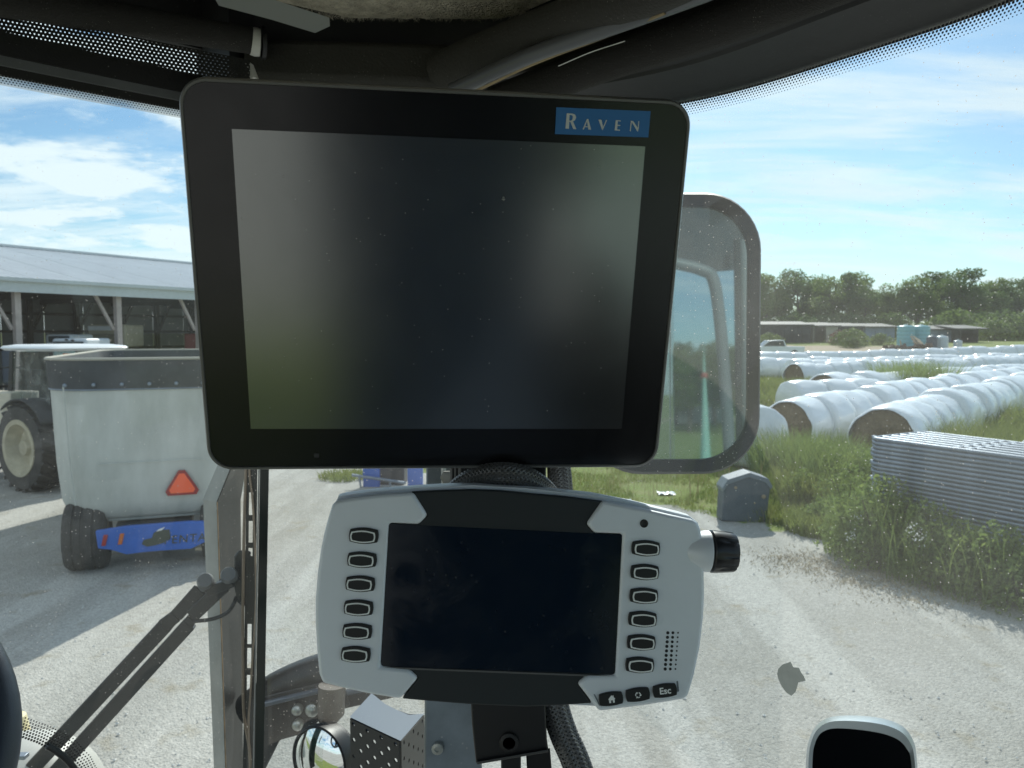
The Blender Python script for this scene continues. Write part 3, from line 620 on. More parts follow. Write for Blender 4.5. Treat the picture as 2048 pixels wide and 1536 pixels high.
for px, py, w, l in ((1332, 986, .32, 'larger scrap of white plastic lying on the verge'), (1248, 1001, .26, 'smaller scrap of white plastic near the terminal top')):
    c = PZ(px, py, .03); mb = MB(); rows = [[Vector((c.x + (i / 8 - .5) * w, c.y + (j / 5 - .5) * w * .8, .02 + .06 * abs(noise.noise((i * .7, j * .7, px))))) for i in range(9)] for j in range(6)]
    mb.grid(rows); tag(part(mb, 'plastic_scrap', M_WRAP, smooth=True), l, 'plastic scrap')

# ================================================================== shed
M_ROOF = mat('galvanised roof sheet', (.58, .61, .64), .5, .1, var=.08, vscale=.5); M_FASC = mat('pale fascia metal', (.55, .59, .61), .5, .2, var=.05)
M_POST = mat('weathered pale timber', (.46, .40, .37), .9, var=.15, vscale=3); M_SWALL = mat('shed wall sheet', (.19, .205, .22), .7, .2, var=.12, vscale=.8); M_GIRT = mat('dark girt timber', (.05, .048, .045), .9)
def shed():
    u = Vector((.47, .883, 0)).normalized(); v = Vector((-u.y, u.x, 0)); O = Vector((-16.8, 25.3, 0)); ez, rz_, wd = 4.90, 6.86, 9.0
    root = empty('machinery_shed', O, 'long open fronted machinery shed with grey ribbed metal roof', 'shed')
    Q = lambda s, w, z: O + u * s + v * w + Vector((0, 0, z))
    s0, s1 = -16.0, 26.0; n = 42; pw = (s1 - s0) / n
    def sheet(wa, za, wb, zb):
        mb = MB(); prof = []
        for k in range(4): b = k / 4; prof += [(b, 0), (b + .05, .03), (b + .09, .03), (b + .14, 0)]
        prof.append((1, 0)); nrm = Vector((0, 0, 1))
        rows = []
        for w, z in ((wa, za), (wb, zb)): rows.append([u * (t * pw) + v * w + Vector((0, 0, z + h)) for t, h in prof])
        mb.grid(rows); return mb.mesh('roof_sheet', M_ROOF)
    fa, fb = sheet(-.35, ez - .02, wd, rz_), sheet(wd * 2, ez, wd, rz_)
    for k in range(n):
        for me in (fa, fb): inst(me, 'roof_sheet', root, Matrix.Translation(u * (s0 + k * pw) + Vector((0, 0, .004 * (k % 2)))))
    rc = MB(); rc.bar(Q(s0, wd, rz_ + .05), Q(s1, wd, rz_ + .05), .4, .1); part(rc, 'ridge_cap', M_FASC, root)
    fs = MB(); fs.bar(Q(s0, -.32, ez - .27), Q(s1, -.32, ez - .27), .06, .40); part(fs, 'fascia', M_FASC, root)
    gt = MB(); gt.bar(Q(s0, -.42, ez - .06), Q(s1, -.42, ez - .06), .14, .12); part(gt, 'gutter', M_FASC, root)
    for k in range(-4, 7):
        s = .56 + 3.66 * k; mb = MB(); mb.bar(Q(s, 0, 0), Q(s, 0, ez - .2), .2, .2, u); part(mb, 'post', M_POST, root)
        mb = MB(); mb.bar(Q(s - .12, .1, ez - 1.7), Q(s - .85, .1, ez - .35), .1, .1, v); part(mb, 'brace', M_POST, root)
        mb = MB(); mb.bar(Q(s, .1, ez - .3), Q(s, wd * 2 - .2, ez - .3), .12, .3); mb.bar(Q(s, .1, ez - .1), Q(s, wd, rz_ - .1), .1, .15); part(mb, 'truss', M_GIRT, root)
    wb = 11.0
    for k in range(n // 2):
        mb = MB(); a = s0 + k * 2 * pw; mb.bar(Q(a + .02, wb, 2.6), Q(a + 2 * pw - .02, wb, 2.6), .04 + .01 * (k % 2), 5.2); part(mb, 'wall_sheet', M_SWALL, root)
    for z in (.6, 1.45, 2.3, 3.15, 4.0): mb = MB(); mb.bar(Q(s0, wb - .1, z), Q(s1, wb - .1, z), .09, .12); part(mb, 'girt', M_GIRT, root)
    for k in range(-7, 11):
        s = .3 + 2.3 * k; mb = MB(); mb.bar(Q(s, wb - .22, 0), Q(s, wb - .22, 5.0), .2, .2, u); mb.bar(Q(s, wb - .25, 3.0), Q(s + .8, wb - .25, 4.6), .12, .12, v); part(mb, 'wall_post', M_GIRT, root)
    for s in (s0, s1):
        mb = MB(); pl = [(0, 0), (wd * 2, 0), (wd * 2, ez), (wd, rz_), (0, ez)]; vs = [Q(s + e, w, z) for e in (0, .08) for w, z in pl]
        mb.add(vs, [(4, 3, 2, 1, 0), (5, 6, 7, 8, 9)] + [(i, (i + 1) % 5, 5 + (i + 1) % 5, 5 + i) for i in range(5)]); part(mb, 'gable_wall', M_SWALL, root)
    return Q
SQ = shed()
# machines parked in the shed
def boxy(name, px0, px1, y0, y1, Y, m, label, cat, extra=()):
    a, b = PY(px0, y0, Y), PY(px1, y1, Y); root = empty(name, ((a.x + b.x) / 2, Y, 0), label, cat); h = a.z
    part(MB().box(((a.x + b.x) / 2, Y + .8, (a.z + b.z) / 2), (b.x - a.x, 1.6, a.z - b.z)), 'body', m, root, bevel=.08)
    part(MB().box(((a.x + b.x) / 2, Y + .8, (b.z) / 2 + .3), ((b.x - a.x) * .8, 1.2, max(b.z - .6, .1))), 'chassis', M_GIRT, root)
    me = MB().lathe([(.2, -.15), (.5, -.15), (.55, -.08), (.55, .08), (.5, .15), (.2, .15)], 18, Matrix.Rotation(R(90), 4, 'X')).mesh('wheel', mat('tyre rubber', (.03, .03, .03), .85, dust=.6), True, angle=40)
    for x in (a.x + .5, b.x - .5): o = inst(me, 'wheel', root); o.matrix_basis = Matrix.Translation((x - root.location.x, .0, .55))
    for nm, q, mm in extra:
        c, d = PY(q[0], q[1], Y - .05), PY(q[2], q[3], Y - .05); part(MB().box(((c.x + d.x) / 2, Y - .04, (c.z + d.z) / 2), (d.x - c.x, .1, c.z - d.z)), nm, mm, root, bevel=.02)
M_BEI = mat('faded beige paint', (.40, .37, .28), .6, var=.12); M_WHT = mat('white machine paint', (.62, .66, .70), .4, var=.05); M_DG = mat('dark glass panel', (.03, .05, .06), .15)
boxy('harvester', 174, 252, 649, 694, 31.5, M_BEI, 'beige boxy machine parked in the shed behind the mixer rim', 'machine', (('side_panel', (176, 652, 235, 661), M_WHT), ('lower_panel', (176, 668, 235, 690), mat('olive drab panel', (.22, .21, .15), .7))))
boxy('white_truck', 90, 142, 669, 705, 28.5, M_WHT, 'white cabbed truck in the shed left of the beige machine', 'truck', (('windscreen', (97, 672, 138, 684), M_DG),))
boxy('white_van', 103, 174, 677, 715, 26.3, M_WHT, 'white vehicle with dark rear glass behind the tractor roof', 'van', (('rear_window', (107, 683, 166, 694), M_DG), ('roof_lamp', (130, 678, 135, 681), M_GIRT), ('roof_lamp', (142, 679, 147, 682), M_GIRT)))
boxy('red_trailer', 367, 420, 667, 700, 33, mat('dull red paint', (.20, .05, .06), .6, var=.2), 'dull red trailer side in the shed right of second post', 'trailer')
boxy('dark_sprayer', 0, 34, 700, 770, 24.0, mat('dark blue grey paint', (.05, .07, .10), .5, var=.2), 'dark machine under the shed at the left picture edge', 'machine')

# ================================================================== mixer wagon
M_TUB = mat('greyed white tub paint', (.43, .44, .40), .55, col2=(.62, .63, .59), vscale=2.2, bump=.03, bscale=4, stretch=(1, 1, .35)); M_RUB = mat('black rubber skirt', (.06, .065, .07), .6, var=.25, vscale=3, dust=.4, dscale=8)
M_BLUE = mat('bright blue paint', (.03, .13, .50), .4, var=.08); M_TYRE = mat('dusty tyre', (.055, .052, .048), .9, var=.3, vscale=6, bump=.3, bscale=12)
def wagon():
    rz = R(20); c0 = PY(299, 800, 9.95); root = empty('feed_mixer_wagon', (c0.x, 9.95, 0), 'white tub feed mixer wagon with black rubber skirt and orange triangle', 'wagon', rz=rz)
    def ring(z, hw, y0, y1, r):
        return [Vector((x, y, z)) for x, y in rrect(hw * 2, y1 - y0, r, 9, 0, (y0 + y1) / 2)]
    mb = MB(); lv = [(.64, .96, .22, 5.0, .60), (.66, 1.02, .16, 5.05, .60), (.72, 1.09, .10, 5.1, .60), (.9, 1.15, .05, 5.2, .60), (1.4, 1.19, .02, 5.25, .60), (2.0, 1.21, .0, 5.3, .60), (2.42, 1.225, -.02, 5.35, .60)]
    mb.loft([ring(*l) for l in lv], True); part(mb, 'tub', M_TUB, root, world=False, smooth=True, angle=50)
    def shell(z0, z1, hw, y0, y1, r, t):
        m = MB(); a = [ring(z0, hw, y0, y1, r), ring(z1, hw + .02, y0 - .02, y1 + .02, r), ring(z1, hw + .02 - t, y0 - .02 + t, y1 + .02 - t, r - t), ring(z0, hw - t, y0 + t, y1 - t, r - t)]
        m.loft(a + [a[0]], False); return m
    part(shell(2.38, 2.755, 1.24, -.04, 5.37, .62, .03), 'rubber_skirt', M_RUB, root, world=False, smooth=True, angle=50)
    rim = ring(2.765, 1.26, -.06, 5.39, .62); part(MB().tube(rim, .018, 8, closed=True), 'rim_rail', mat('worn cream rail', (.42, .40, .34), .6), root, world=False, smooth=True)
    bm = MB().lathe([(.025, 0), (.025, .02), (.012, .026)], 8, Matrix.Rotation(R(90), 4, 'X')).mesh('bolt', M_GALV, True)
    for k in range(7): inst(bm, 'bolt', root, Matrix.Translation((-.95 + k * .32, -.045, 2.44)))
    lb = ring(.65, 1.0, .18, 5.0, .60); part(MB().tube(lb, .02, 6, closed=True), 'base_flange', M_TUB, root, world=False, smooth=True)
    # vertical corner seam plate, left
    sp_ = MB(); sp_.add([(-1.315, .62, .9), (-1.335, .62, 2.38), (-1.18, .20, 2.38), (-1.12, .24, .85)], [(0, 1, 2, 3)])
    for sx in (-1, 1):
        pts = [(sx * (hw - .13), y0 + .012 + .0, z) for z, hw, y0, y1, r in lv[3:]]
        sm = MB().tube([(x - sx * .12, y - .003, z) for x, y, z in pts], .010, 6); part(sm, 'weld_seam', M_TUB, root, world=False, smooth=True)
    part(MB().tube([(-.62, -.005, 1.42), (.62, -.005, 1.42)], .006, 6), 'weld_seam', M_TUB, root, world=False, smooth=True)
    rg_ = ring(2.375, 1.232, -.03, 5.36, .61); part(MB().tube(rg_, .014, 6, closed=True), 'skirt_band', M_GALV, root, world=False, smooth=True)
    # blue rear beam
    f = lambda v: Vector((v.x, v.z, v.y))
    beam = [(-.64, .61), (-.3, .64), (.46, .64), (.80, .61), (.78, .39), (.64, .36), (.46, .28), (.1, .29), (-.1, .29), (-.30, .28), (-.48, .36), (-.62, .39)]
    BO = Matrix.Translation((0, -.22, 0))
    part(MB().prism(beam, -.24, -.16, f), 'rear_beam', M_BLUE, root, world=False, bevel=.008)
    part(MB().box((0, 2.4, .52), (.9, 4.6, .16)), 'chassis', mat('dark chassis', (.04, .045, .05), .7), root, world=False)
    for x, mm, nm in ((-.545, mat('red lens', (.35, .03, .03), .3), 'tail_light'), (-.36, mat('amber lens', (.6, .15, .03), .3), 'side_reflector'), (.72, MATS['red lens'], 'tail_light')):
        x += 0
        part(MB().prism([(x - .035, .42), (x + .015, .42), (x + .045, .56), (x - .005, .56)], -.262, -.242, f), nm, mm, root, world=False, bevel=.008)
    # emblem and lettering on the beam
    inkm = mat('worn dark lettering', (.07, .08, .06), .8)
    em = MB(); em.prism([(-.30 + 0, .40), (-.24, .36), (-.14, .37), (-.05, .39), (.04, .46), (.03, .56), (-.10, .57), (-.16, .53), (-.18, .47), (-.28, .45)], -.246, -.2415, lambda v: Vector((v.x + .18, v.z, v.y))); part(em, 'bull_emblem', inkm, root, world=False)
    part(MB().prism([(-.13, .55), (-.06, .56), (-.02, .60), (-.09, .58)], -.252, -.2465, lambda v: Vector((v.x + .18, v.z, v.y))), 'horn_mark', mat('white lettering', (.8, .8, .78), .6), root, world=False)
    cu = bpy.data.curves.new('text', 'FONT'); cu.body = 'PENTA'; cu.size = .15; cu.extrude = .002; cu.space_character = 1.15; cu.shear = .1
    to = bpy.data.objects.new('text', cu); me = bpy.data.meshes.new_from_object(to); bpy.data.objects.remove(to); me.materials.append(inkm)
    o = inst(me, 'lettering', root, Matrix.Translation((.135, -.247, .375)) @ Matrix.Rotation(R(90), 4, 'X'))
    # warning triangle
    tr = MB(); tri = [(-.04, .215), (.04, .215), (.205, -.06), (.175, -.115), (-.175, -.115), (-.205, -.06)]; P0 = (.36, 1.07)
    part(MB().prism([(P0[0] + x, P0[1] + y) for x, y in tri], -.0, .03, lambda v: Vector((v.x, v.z, v.y)) + Vector((0, -.02, 0))), 'triangle_border', mat('dark red reflective', (.30, .02, .02), .4), root, world=False)
    part(MB().prism([(P0[0] + x * .78, P0[1] + y * .78 + .006) for x, y in tri], -.03, -.021, f), 'warning_triangle', mat('fluorescent orange', (1.0, .13, .04), .5), root, world=False)
    # wheels
    for sx in (-1, 1):
        for y in (.34, 3.8):
            Mw = Matrix.Translation((sx * .82, y, .44)) @ Matrix.Rotation(R(90), 4, 'Y')
            w = part(MB().lathe([(.25, -.26), (.34, -.25), (.41, -.24), (.45, -.18), (.453, -.13), (.44, -.125), (.44, -.105), (.455, -.10), (.456, -.03), (.443, -.025), (.443, .025), (.456, .03), (.455, .10), (.44, .105), (.44, .125), (.453, .13), (.45, .18), (.41, .24), (.34, .25), (.25, .26)], 36, Mw, False), 'wheel', M_TYRE, root, world=False, smooth=True, angle=50)
            part(MB().lathe([(.05, -.14), (.2, -.16), (.26, -.22), (.26, .22), (.2, .16), (.05, .14)], 24, Mw), 'rim', mat('dirty cream rim', (.45, .40, .30), .7, var=.2), w, world=True if False else False, smooth=True)
    part(MB().bar((0, 5.3, .5), (-.2, 7.2, .5), .12, .12), 'drawbar', M_BLUE, root, world=False)
    part(MB().box((.82, -.0, .14), (.12, .03, .03)).bar((.5, .05, .2), (.78, .0, .2), .03, .04), 'step_pin', mat('pale tan bar', (.5, .42, .3), .7), root, world=False)
wagon()

# ================================================================== tractor
def tractor():
    h = R(60); fw = Vector((-math.sin(h), math.cos(h), 0)); lf = Vector((-fw.y, fw.x, 0)); wc = PY(64, 900, 15.0)
    base = Vector((wc.x, 15.0, 0)) - lf * .80; a = math.atan2(fw.y, fw.x)
    root = empty('tractor', base, 'blue tractor with white cab roof parked left of the mixer wagon', 'tractor', rz=a)      # local +x forward, +y left
    CR = mat('cream wheel rim', (.46, .41, .29), .6, var=.25, vscale=4)
    for sy in (1, -1):
        Mw = Matrix.Translation((0, sy * .80, .86)) @ Matrix.Rotation(R(90), 4, 'X')
        w = part(MB().lathe([(.50, -.24), (.72, -.26), (.80, -.24), (.82, -.1), (.82, .1), (.80, .24), (.72, .26), (.50, .24)], 48, Mw, False), 'rear_wheel', M_TYRE, root, world=False, smooth=True, angle=40)
        part(MB().lathe([(.06, -.16), (.14, -.17), (.17, -.10), (.34, -.04), (.42, -.17), (.47, -.262), (.56, -.265), (.56, .265), (.47, .262), (.43, .20), (.38, .13), (.22, .15), (.16, .20), (.06, .19)], 36, Mw), 'rim', CR, w, world=False, smooth=True, angle=35)
        lug = MB()
        for k in range(22):
            for sg in (-1, 1):
                t = 2 * math.pi * (k + (.5 if sg > 0 else 0)) / 22; p0 = Mw @ Vector((.835 * math.cos(t), .835 * math.sin(t), sg * .25)); p1 = Mw @ Vector((.855 * math.cos(t + .16), .855 * math.sin(t + .16), sg * .01)); nrm = (p0 - Mw.translation).normalized()
                lug.bar(p0, p1, .055, .06, nrm)
        part(lug, 'tread_lugs', M_TYRE, w, world=False, kind='stuff')
        Mf = Matrix.Translation((2.35, sy * .78, .56)) @ Matrix.Rotation(R(90), 4, 'X')
        w = part(MB().lathe([(.3, -.17), (.48, -.19), (.55, -.12), (.55, .12), (.48, .19), (.3, .17)], 32, Mf, False), 'front_wheel', M_TYRE, root, world=False, smooth=True, angle=40)
        part(MB().lathe([(.06, -.1), (.25, -.06), (.31, -.17), (.31, .17), (.25, .06), (.06, .1)], 24, Mf), 'rim', CR, w, world=False, smooth=True, angle=35)
        fe = MB(); rows = []
        for yy in (.50, 1.04): rows.append([Vector((.93 * math.cos(t), sy * yy, .86 + .93 * math.sin(t))) for t in [R(35 + 8 * k) for k in range(15)]])
        fe.grid(rows); o = part(fe, 'fender', mat('dusty black fender', (.05, .05, .05), .7, dust=.5, dscale=10), root, world=False, smooth=True); sm = o.modifiers.new('solid', 'SOLIDIFY'); sm.thickness = .03
    part(MB().prism([(.6, .75), (3.0, .75), (3.05, 1.35), (2.8, 1.6), (.7, 1.72)], -.36, .36, lambda v: Vector((v.x, v.z, v.y))), 'hood', M_BLUE, root, world=False, bevel=.06)
    part(MB().box((.9, 0, .72), (2.8, .5, .4)), 'transmission', M_STEELBLK, root, world=False, bevel=.04)
    # cab: posts, panes, roof
    cx0, cx1, z0, z1 = -.62, .95, 1.15, 2.72
    for x in (cx0, cx1):
        for sy in (1, -1): part(MB().bar((x, sy * .72, z0), (x * .88, sy * .66, z1), .07, .07), 'cab_post', M_STEELBLK, root, world=False)
    TG = bpy.data.materials.get('tractor glass') or glass_mat('tractor glass', (.45, .68, .66), .22, .2, 30, 2.0)
    for pts, nm in (([(cx0, .70, z0), (cx1, .70, z0), (cx1 * .88, .64, z1), (cx0 * .88, .64, z1)], 'side_pane'), ([(cx0, -.70, z0), (cx1, -.70, z0), (cx1 * .88, -.64, z1), (cx0 * .88, -.64, z1)], 'side_pane'),
                    ([(cx0, -.68, z0), (cx0, .68, z0), (cx0 * .88, .62, z1), (cx0 * .88, -.62, z1)], 'rear_pane'), ([(cx1, -.68, z0), (cx1, .68, z0), (cx1 * .88, .62, z1), (cx1 * .88, -.62, z1)], 'front_pane')):
        part(MB().add(pts, [(0, 1, 2, 3)]), nm, TG, root, world=False)
    part(MB().box((.1, 0, 2.02 - .87), (1.5, 1.38, .3)), 'cab_floor', M_STEELBLK, root, world=False)
    part(MB().box((.05, 0, 1.55), (.5, .5, .6)).box((-.22, 0, 1.95), (.15, .5, .6)), 'seat', M_BLKM, root, world=False, bevel=.04)
    rf = MB(); rf.loft([[Vector((x, y, z)) for x, y in rrect(lx, ly, .22, 5, .12, 0)] for z, lx, ly in ((2.74, 1.75, 1.62), (2.79, 1.86, 1.74), (2.83, 1.8, 1.66), (2.86, 1.5, 1.3))]); part(rf, 'cab_roof', mat('white cab roof', (.75, .78, .80), .35), root, world=False, smooth=True, angle=50)
    part(MB().box((-1.0, .62, 2.66), (.06, .12, .08)), 'work_light', mat('amber lens', (.6, .15, .03), .3), root, world=False)
    part(MB().tube([(1.15, .45, 1.6), (1.15, .45, 2.5), (1.08, .45, 2.62)], .045, 10), 'exhaust_pipe', M_STEELBLK, root, world=False, smooth=True)
    mi = part(MB().bar((.9, .7, 2.4), (1.05, 1.15, 2.35), .03, .03), 'mirror_arm', M_STEELBLK, root, world=False); part(MB().box((1.05, 1.2, 2.2), (.06, .2, .34)), 'mirror_head', M_STEELBLK, mi, world=False, bevel=.02)
    part(MB().box((-.75, 0, .8), (.3, .6, .7)), 'rear_linkage', M_STEELBLK, root, world=False, bevel=.04)
tractor()
# cream hopper at the left edge
c = PY(2, 820, 14.2); hp = empty('cream_hopper', (c.x, 14.2, 0), 'cream metal hopper at the left picture edge beside the tractor wheel', 'hopper')
a, b = PY(-60, 786, 15.0), PY(17, 850, 15.0)
part(MB().box(((a.x + b.x) / 2, 15.4, (a.z + b.z) / 2), (b.x - a.x, .6, a.z - b.z)), 'bin', mat('cream paint', (.62, .56, .44), .6, var=.1), hp, bevel=.02)
part(MB().tube([(a.x + .05, 15.4, a.z), (a.x + .05, 15.4, .05)], .025, 8), 'leg', M_STEELBLK, hp)
# blue implement seen between the two displays
def implement():
    Y = 15.4; root = empty('blue_implement', PY(785, 980, Y), 'blue framed implement with a grey bar standing on gravel, seen between both displays', 'implement')
    def b(px0, py0, px1, py1, nm, m, y=Y, t=.12): a, c = PY(px0, py0, y), PY(px1, py1, y); part(MB().box(((a.x + c.x) / 2, y, (a.z + c.z) / 2), (abs(c.x - a.x), t, abs(a.z - c.z))), nm, m, root, bevel=.02)
    b(726, 905, 760, 978, 'side_plate', M_BLUE); b(815, 900, 846, 977, 'side_plate', M_BLUE); b(762, 915, 812, 980, 'hopper', mat('dark bin', (.05, .05, .055), .6), Y + .4, .5); b(724, 895, 848, 912, 'top_beam', M_BLUE)
    a, c = PY(704, 950, Y - .15), PY(812, 966, Y - .15); part(MB().tube([a, c], .03, 8), 'grey_bar', M_GALV, root, smooth=True)
    a, c = PY(718, 953, Y - .15), PY(722, 985, Y - .15); part(MB().tube([a, (c.x, c.y, .0)], .02, 8), 'stand_leg', M_GALV, root); a = PY(780, 962, Y - .15); part(MB().tube([a, (a.x, a.y, .0)], .025, 8), 'stand_leg', M_GALV, root)
implement()
tall(PY(690, 965, 16.3).x, 16.3, .55, 900, .16, .015, M_GRASS, 'small patch of yellow green grass left of the blue implement')

# ================================================================== CAB: glass curve
GC = catmull([(-.95, .55, 0), (-.60, .90, 0), (-.365, 1.115, 0)], 8)[:-1] + catmull([(-.365, 1.115, 0), (-.08, 1.09, 0), (.20, .955, 0), (.35, .775, 0), (.43, .62, 0), (.50, .30, 0), (.52, -.2, 0), (.52, -.9, 0)], 8)
GC = [Vector(p) for p in GC]; ICOR = 16
def onglass(px, py, off=0.0):
    r = ray(px, py); d = Vector((r.x, r.y))
    for a, b in zip(GC, GC[1:]):
        e = b - a; det = d.x * -e.y + d.y * e.x
        if abs(det) < 1e-9: continue
        t = (a.x * -e.y + a.y * e.x) / det; s = (d.x * a.y - d.y * a.x) / det
        s = (d.y * a.x - d.x * a.y) / (d.x * e.y - d.y * e.x) if abs(d.x * e.y - d.y * e.x) > 1e-9 else s
        p = a + e * s; t = (p.x * d.x + p.y * d.y) / (d.x ** 2 + d.y ** 2)
        if -1e-6 <= s <= 1.000001 and t > 0: t -= off; return CAM + r * t
    return P(px, py, .9)
def sweep_glass(i0, i1, prof, off_pts=GC):
    """closed profile [(inward offset, z)] swept along the glass curve"""
    rings = []
    for i in range(i0, i1 + 1):
        t = (off_pts[min(i + 1, len(off_pts) - 1)] - off_pts[max(i - 1, 0)]).normalized(); nin = Vector((t.y, -t.x, 0)); rings.append([off_pts[i] + nin * o + Vector((0, 0, z)) for o, z in prof])
    return MB().loft(rings, True)
NG = len(GC) - 1
G_WIND = glass_mat('dusty windscreen glass', (.92, .97, .95), .04, .5, 260)
G_SIDE = glass_mat('dusty side glass', (.88, .95, .95), .10, .6, 240)
G_ROOT1 = empty('windscreen', (GC[8].x, GC[8].y, 2.0), 'dusty curved windscreen pane left of the displays', 'window')
G_ROOT2 = empty('side_window', (GC[30].x, GC[30].y, 2.0), 'large dusty curved side window right of the displays with dotted border', 'window')
part(MB().grid([[Vector((p.x, p.y, z)) for p in GC[:ICOR + 1]] for z in (2.0, 3.5)]), 'pane', G_WIND, G_ROOT1, smooth=True)
part(MB().grid([[Vector((p.x, p.y, z)) for p in GC[ICOR:]] for z in (2.0, 3.46)]), 'pane', G_SIDE, G_ROOT2, smooth=True)
# dotted borders
M_FRIT = mat('black ceramic print', (.01, .01, .012), .5)
def frit(i0, i1, z0, rows, pitch, parent, r0, r1, up=False, off=.0012):
    mb = MB(); L = 0; pts = GC[i0:i1 + 1]; acc = [0]
    for a, b in zip(pts, pts[1:]): acc.append(acc[-1] + (b - a).length)
    n = int(acc[-1] / pitch); j = 0
    for k in range(n):
        for r in range(rows):
            s = (k + .5 * (r % 2)) * pitch
            while j < len(pts) - 2 and acc[j + 1] < s: j += 1
            while j > 0 and acc[j] > s: j -= 1
            t = (pts[j + 1] - pts[j]).normalized(); nin = Vector((t.y, -t.x, 0)); c = pts[j] + t * (s - acc[j]) + nin * off; z = z0 - (r * pitch * .8) * (-1 if up else 1)
            rad = r0 + (r1 - r0) * r / (rows - 1); mb.add([c + t * (rad * math.cos(q)) + Vector((0, 0, z + rad * math.sin(q))) for q in [math.pi * w / 4 for w in range(8)]], [tuple(range(8))])
    part(mb, 'dotted_border', M_FRIT, parent, kind='stuff')
frit(ICOR + 2, NG - 12, 3.376, 6, .0036, G_ROOT2, .0015, .0006)
# dusty pale band under the left header, with its dots
bz = [(PYo.z) for PYo in (onglass(0, 187), onglass(350, 221))]
ZB = sum(bz) / 2
mbd = MB(); mbd.grid([[GC[i] + Vector(((GC[i + 1] - GC[i]).normalized().y, -(GC[i + 1] - GC[i]).normalized().x, 0)) * .002 + Vector((0, 0, z)) for i in range(0, ICOR)] for z in (ZB, ZB + .0115)])
part(mbd, 'dusty_band', glass_mat('dirty printed band', (.62, .66, .68), .42, .3, 300), G_ROOT1, smooth=True)
frit(0, ICOR, ZB + .0105, 4, .0034, G_ROOT1, .0013, .0008, off=.004)

# headers and roof
cab = empty('cab_roof', (0, .2, 3.4), 'dark roof structure of the cab with beams and headliner above the displays', 'cab roof')
zb = ZB + .0115
part(sweep_glass(0, ICOR - 1, [(-.004, zb), (.005, zb), (.005, zb + .0095), (-.004, zb + .0095)]), 'lower_header_strip', M_BLKM, cab, smooth=True, angle=40)
part(sweep_glass(0, ICOR - 1, [(-.004, zb + .0097), (.008, zb + .0097), (.005, zb + .0215), (-.004, zb + .0215)]), 'border_reflection_strip', mat('border reflection grey', (.20, .205, .21), .45, dust=.8, dscale=30, var=.2), cab, smooth=True, angle=40)  # grey strip painted in place of the dotted border's reflection in the glass
part(sweep_glass(0, ICOR - 1, [(-.004, zb + .0217), (.008, zb + .0217), (.008, zb + .048), (-.004, zb + .048)]), 'upper_header_strip', M_BLKM, cab, smooth=True, angle=40)
# roof skin: polygon following the glass
part(sweep_glass(0, ICOR - 1, [(-.01, 3.478), (.01, 3.478), (.01, 3.60), (-.01, 3.60)]), 'blind_cassette', M_BLKM, cab, smooth=True, angle=40)
rp = [(p.x, p.y) for p in GC] + [(-.95, -.9)]
part(MB().prism(rp, 3.575, 3.61), 'roof_panel', M_BLKM, cab)
zt = onglass(1340, 192).z
zt = .5 * (zt + onglass(2000, 24).z)
part(sweep_glass(ICOR - 2, NG, [(-.01, zt), (.006, zt + .001), (.035, zt + .012), (.06, zt + .018), (.062, zt + .022), (.085, zt + .03), (.10, zt + .05), (.10, zt + .19), (-.01, zt + .19)]), 'side_header', mat('ribbed black seal', (.016, .016, .017), .5, dust=.15, dscale=40, bump=.05), cab, smooth=True, angle=25)
part(sweep_glass(ICOR + 3, NG, [(.0865, zt + .0335), (.094, zt + .030), (.104, zt + .036), (.106, zt + .05), (.101, zt + .055)]), 'seal_bead', mat('brownish rubber bead', (.05, .042, .032), .45), cab, smooth=True, angle=60)
def tubeP(pts, rs, name, m, parent=cab, n=14, flat=None):
    c = catmull([P(*p) for p in pts], 6); k = len(c); rr = [rs[0] + (rs[-1] - rs[0]) * i / (k - 1) for i in range(k)] if len(rs) == 2 else rs
    return part(MB().tube(c, rr, n), name, m, parent, smooth=True, angle=60)
M_FLC = mat('black fleece lining', (.024, .022, .020), .95, dust=.6, dscale=50, bump=.3, bscale=500)
tubeP([(990, 208, .93), (1200, 128, .87), (1420, 56, .79), (1700, -50, .66), (2200, -280, .5)], [.021, .021], 'fleece_roll', M_FLC)
tubeP([(905, 182, .90), (1060, 112, .84), (1230, 50, .76), (1400, -12, .68), (1640, -110, .55)], [.009, .0085], 'grey_tube', mat('grey plastic conduit', (.08, .084, .092), .3, var=.05, vscale=12), n=16)
tubeP([(925, 186, .905), (1060, 124, .845), (1230, 62, .765), (1330, 25, .71)], [.0065, .002], 'tan_strip', mat('plain tan strip', (.22, .165, .085), .7, var=.3, vscale=30))  # tan line along the lower side of the grey tube
tubeP([(1117, 132, .82), (1180, 105, .79), (1250, 82, .76)], [.0006, .0006], 'wire', mat('bare wire', (.5, .5, .48), .3, .8), n=6)
tubeP([(880, 150, .95), (950, 118, .92), (1050, 78, .87), (1180, 28, .79), (1330, -35, .70), (1650, -200, .55)], [.026, .024], 'diagonal_beam', mat('dusty black beam', (.030, .028, .023), .85, dust=.5, dscale=40, bump=.2, bscale=300))
part(MB().bar(P(500, 128, .99), P(905, 140, .97), .05, .05), 'cross_beam', MATS['dusty black beam'], cab, bevel=.008)
part(MB().bar(P(480, 175, .99), P(1000, 190, .99), .03, .05), 'cross_beam_lower', M_BLKM, cab, bevel=.006)
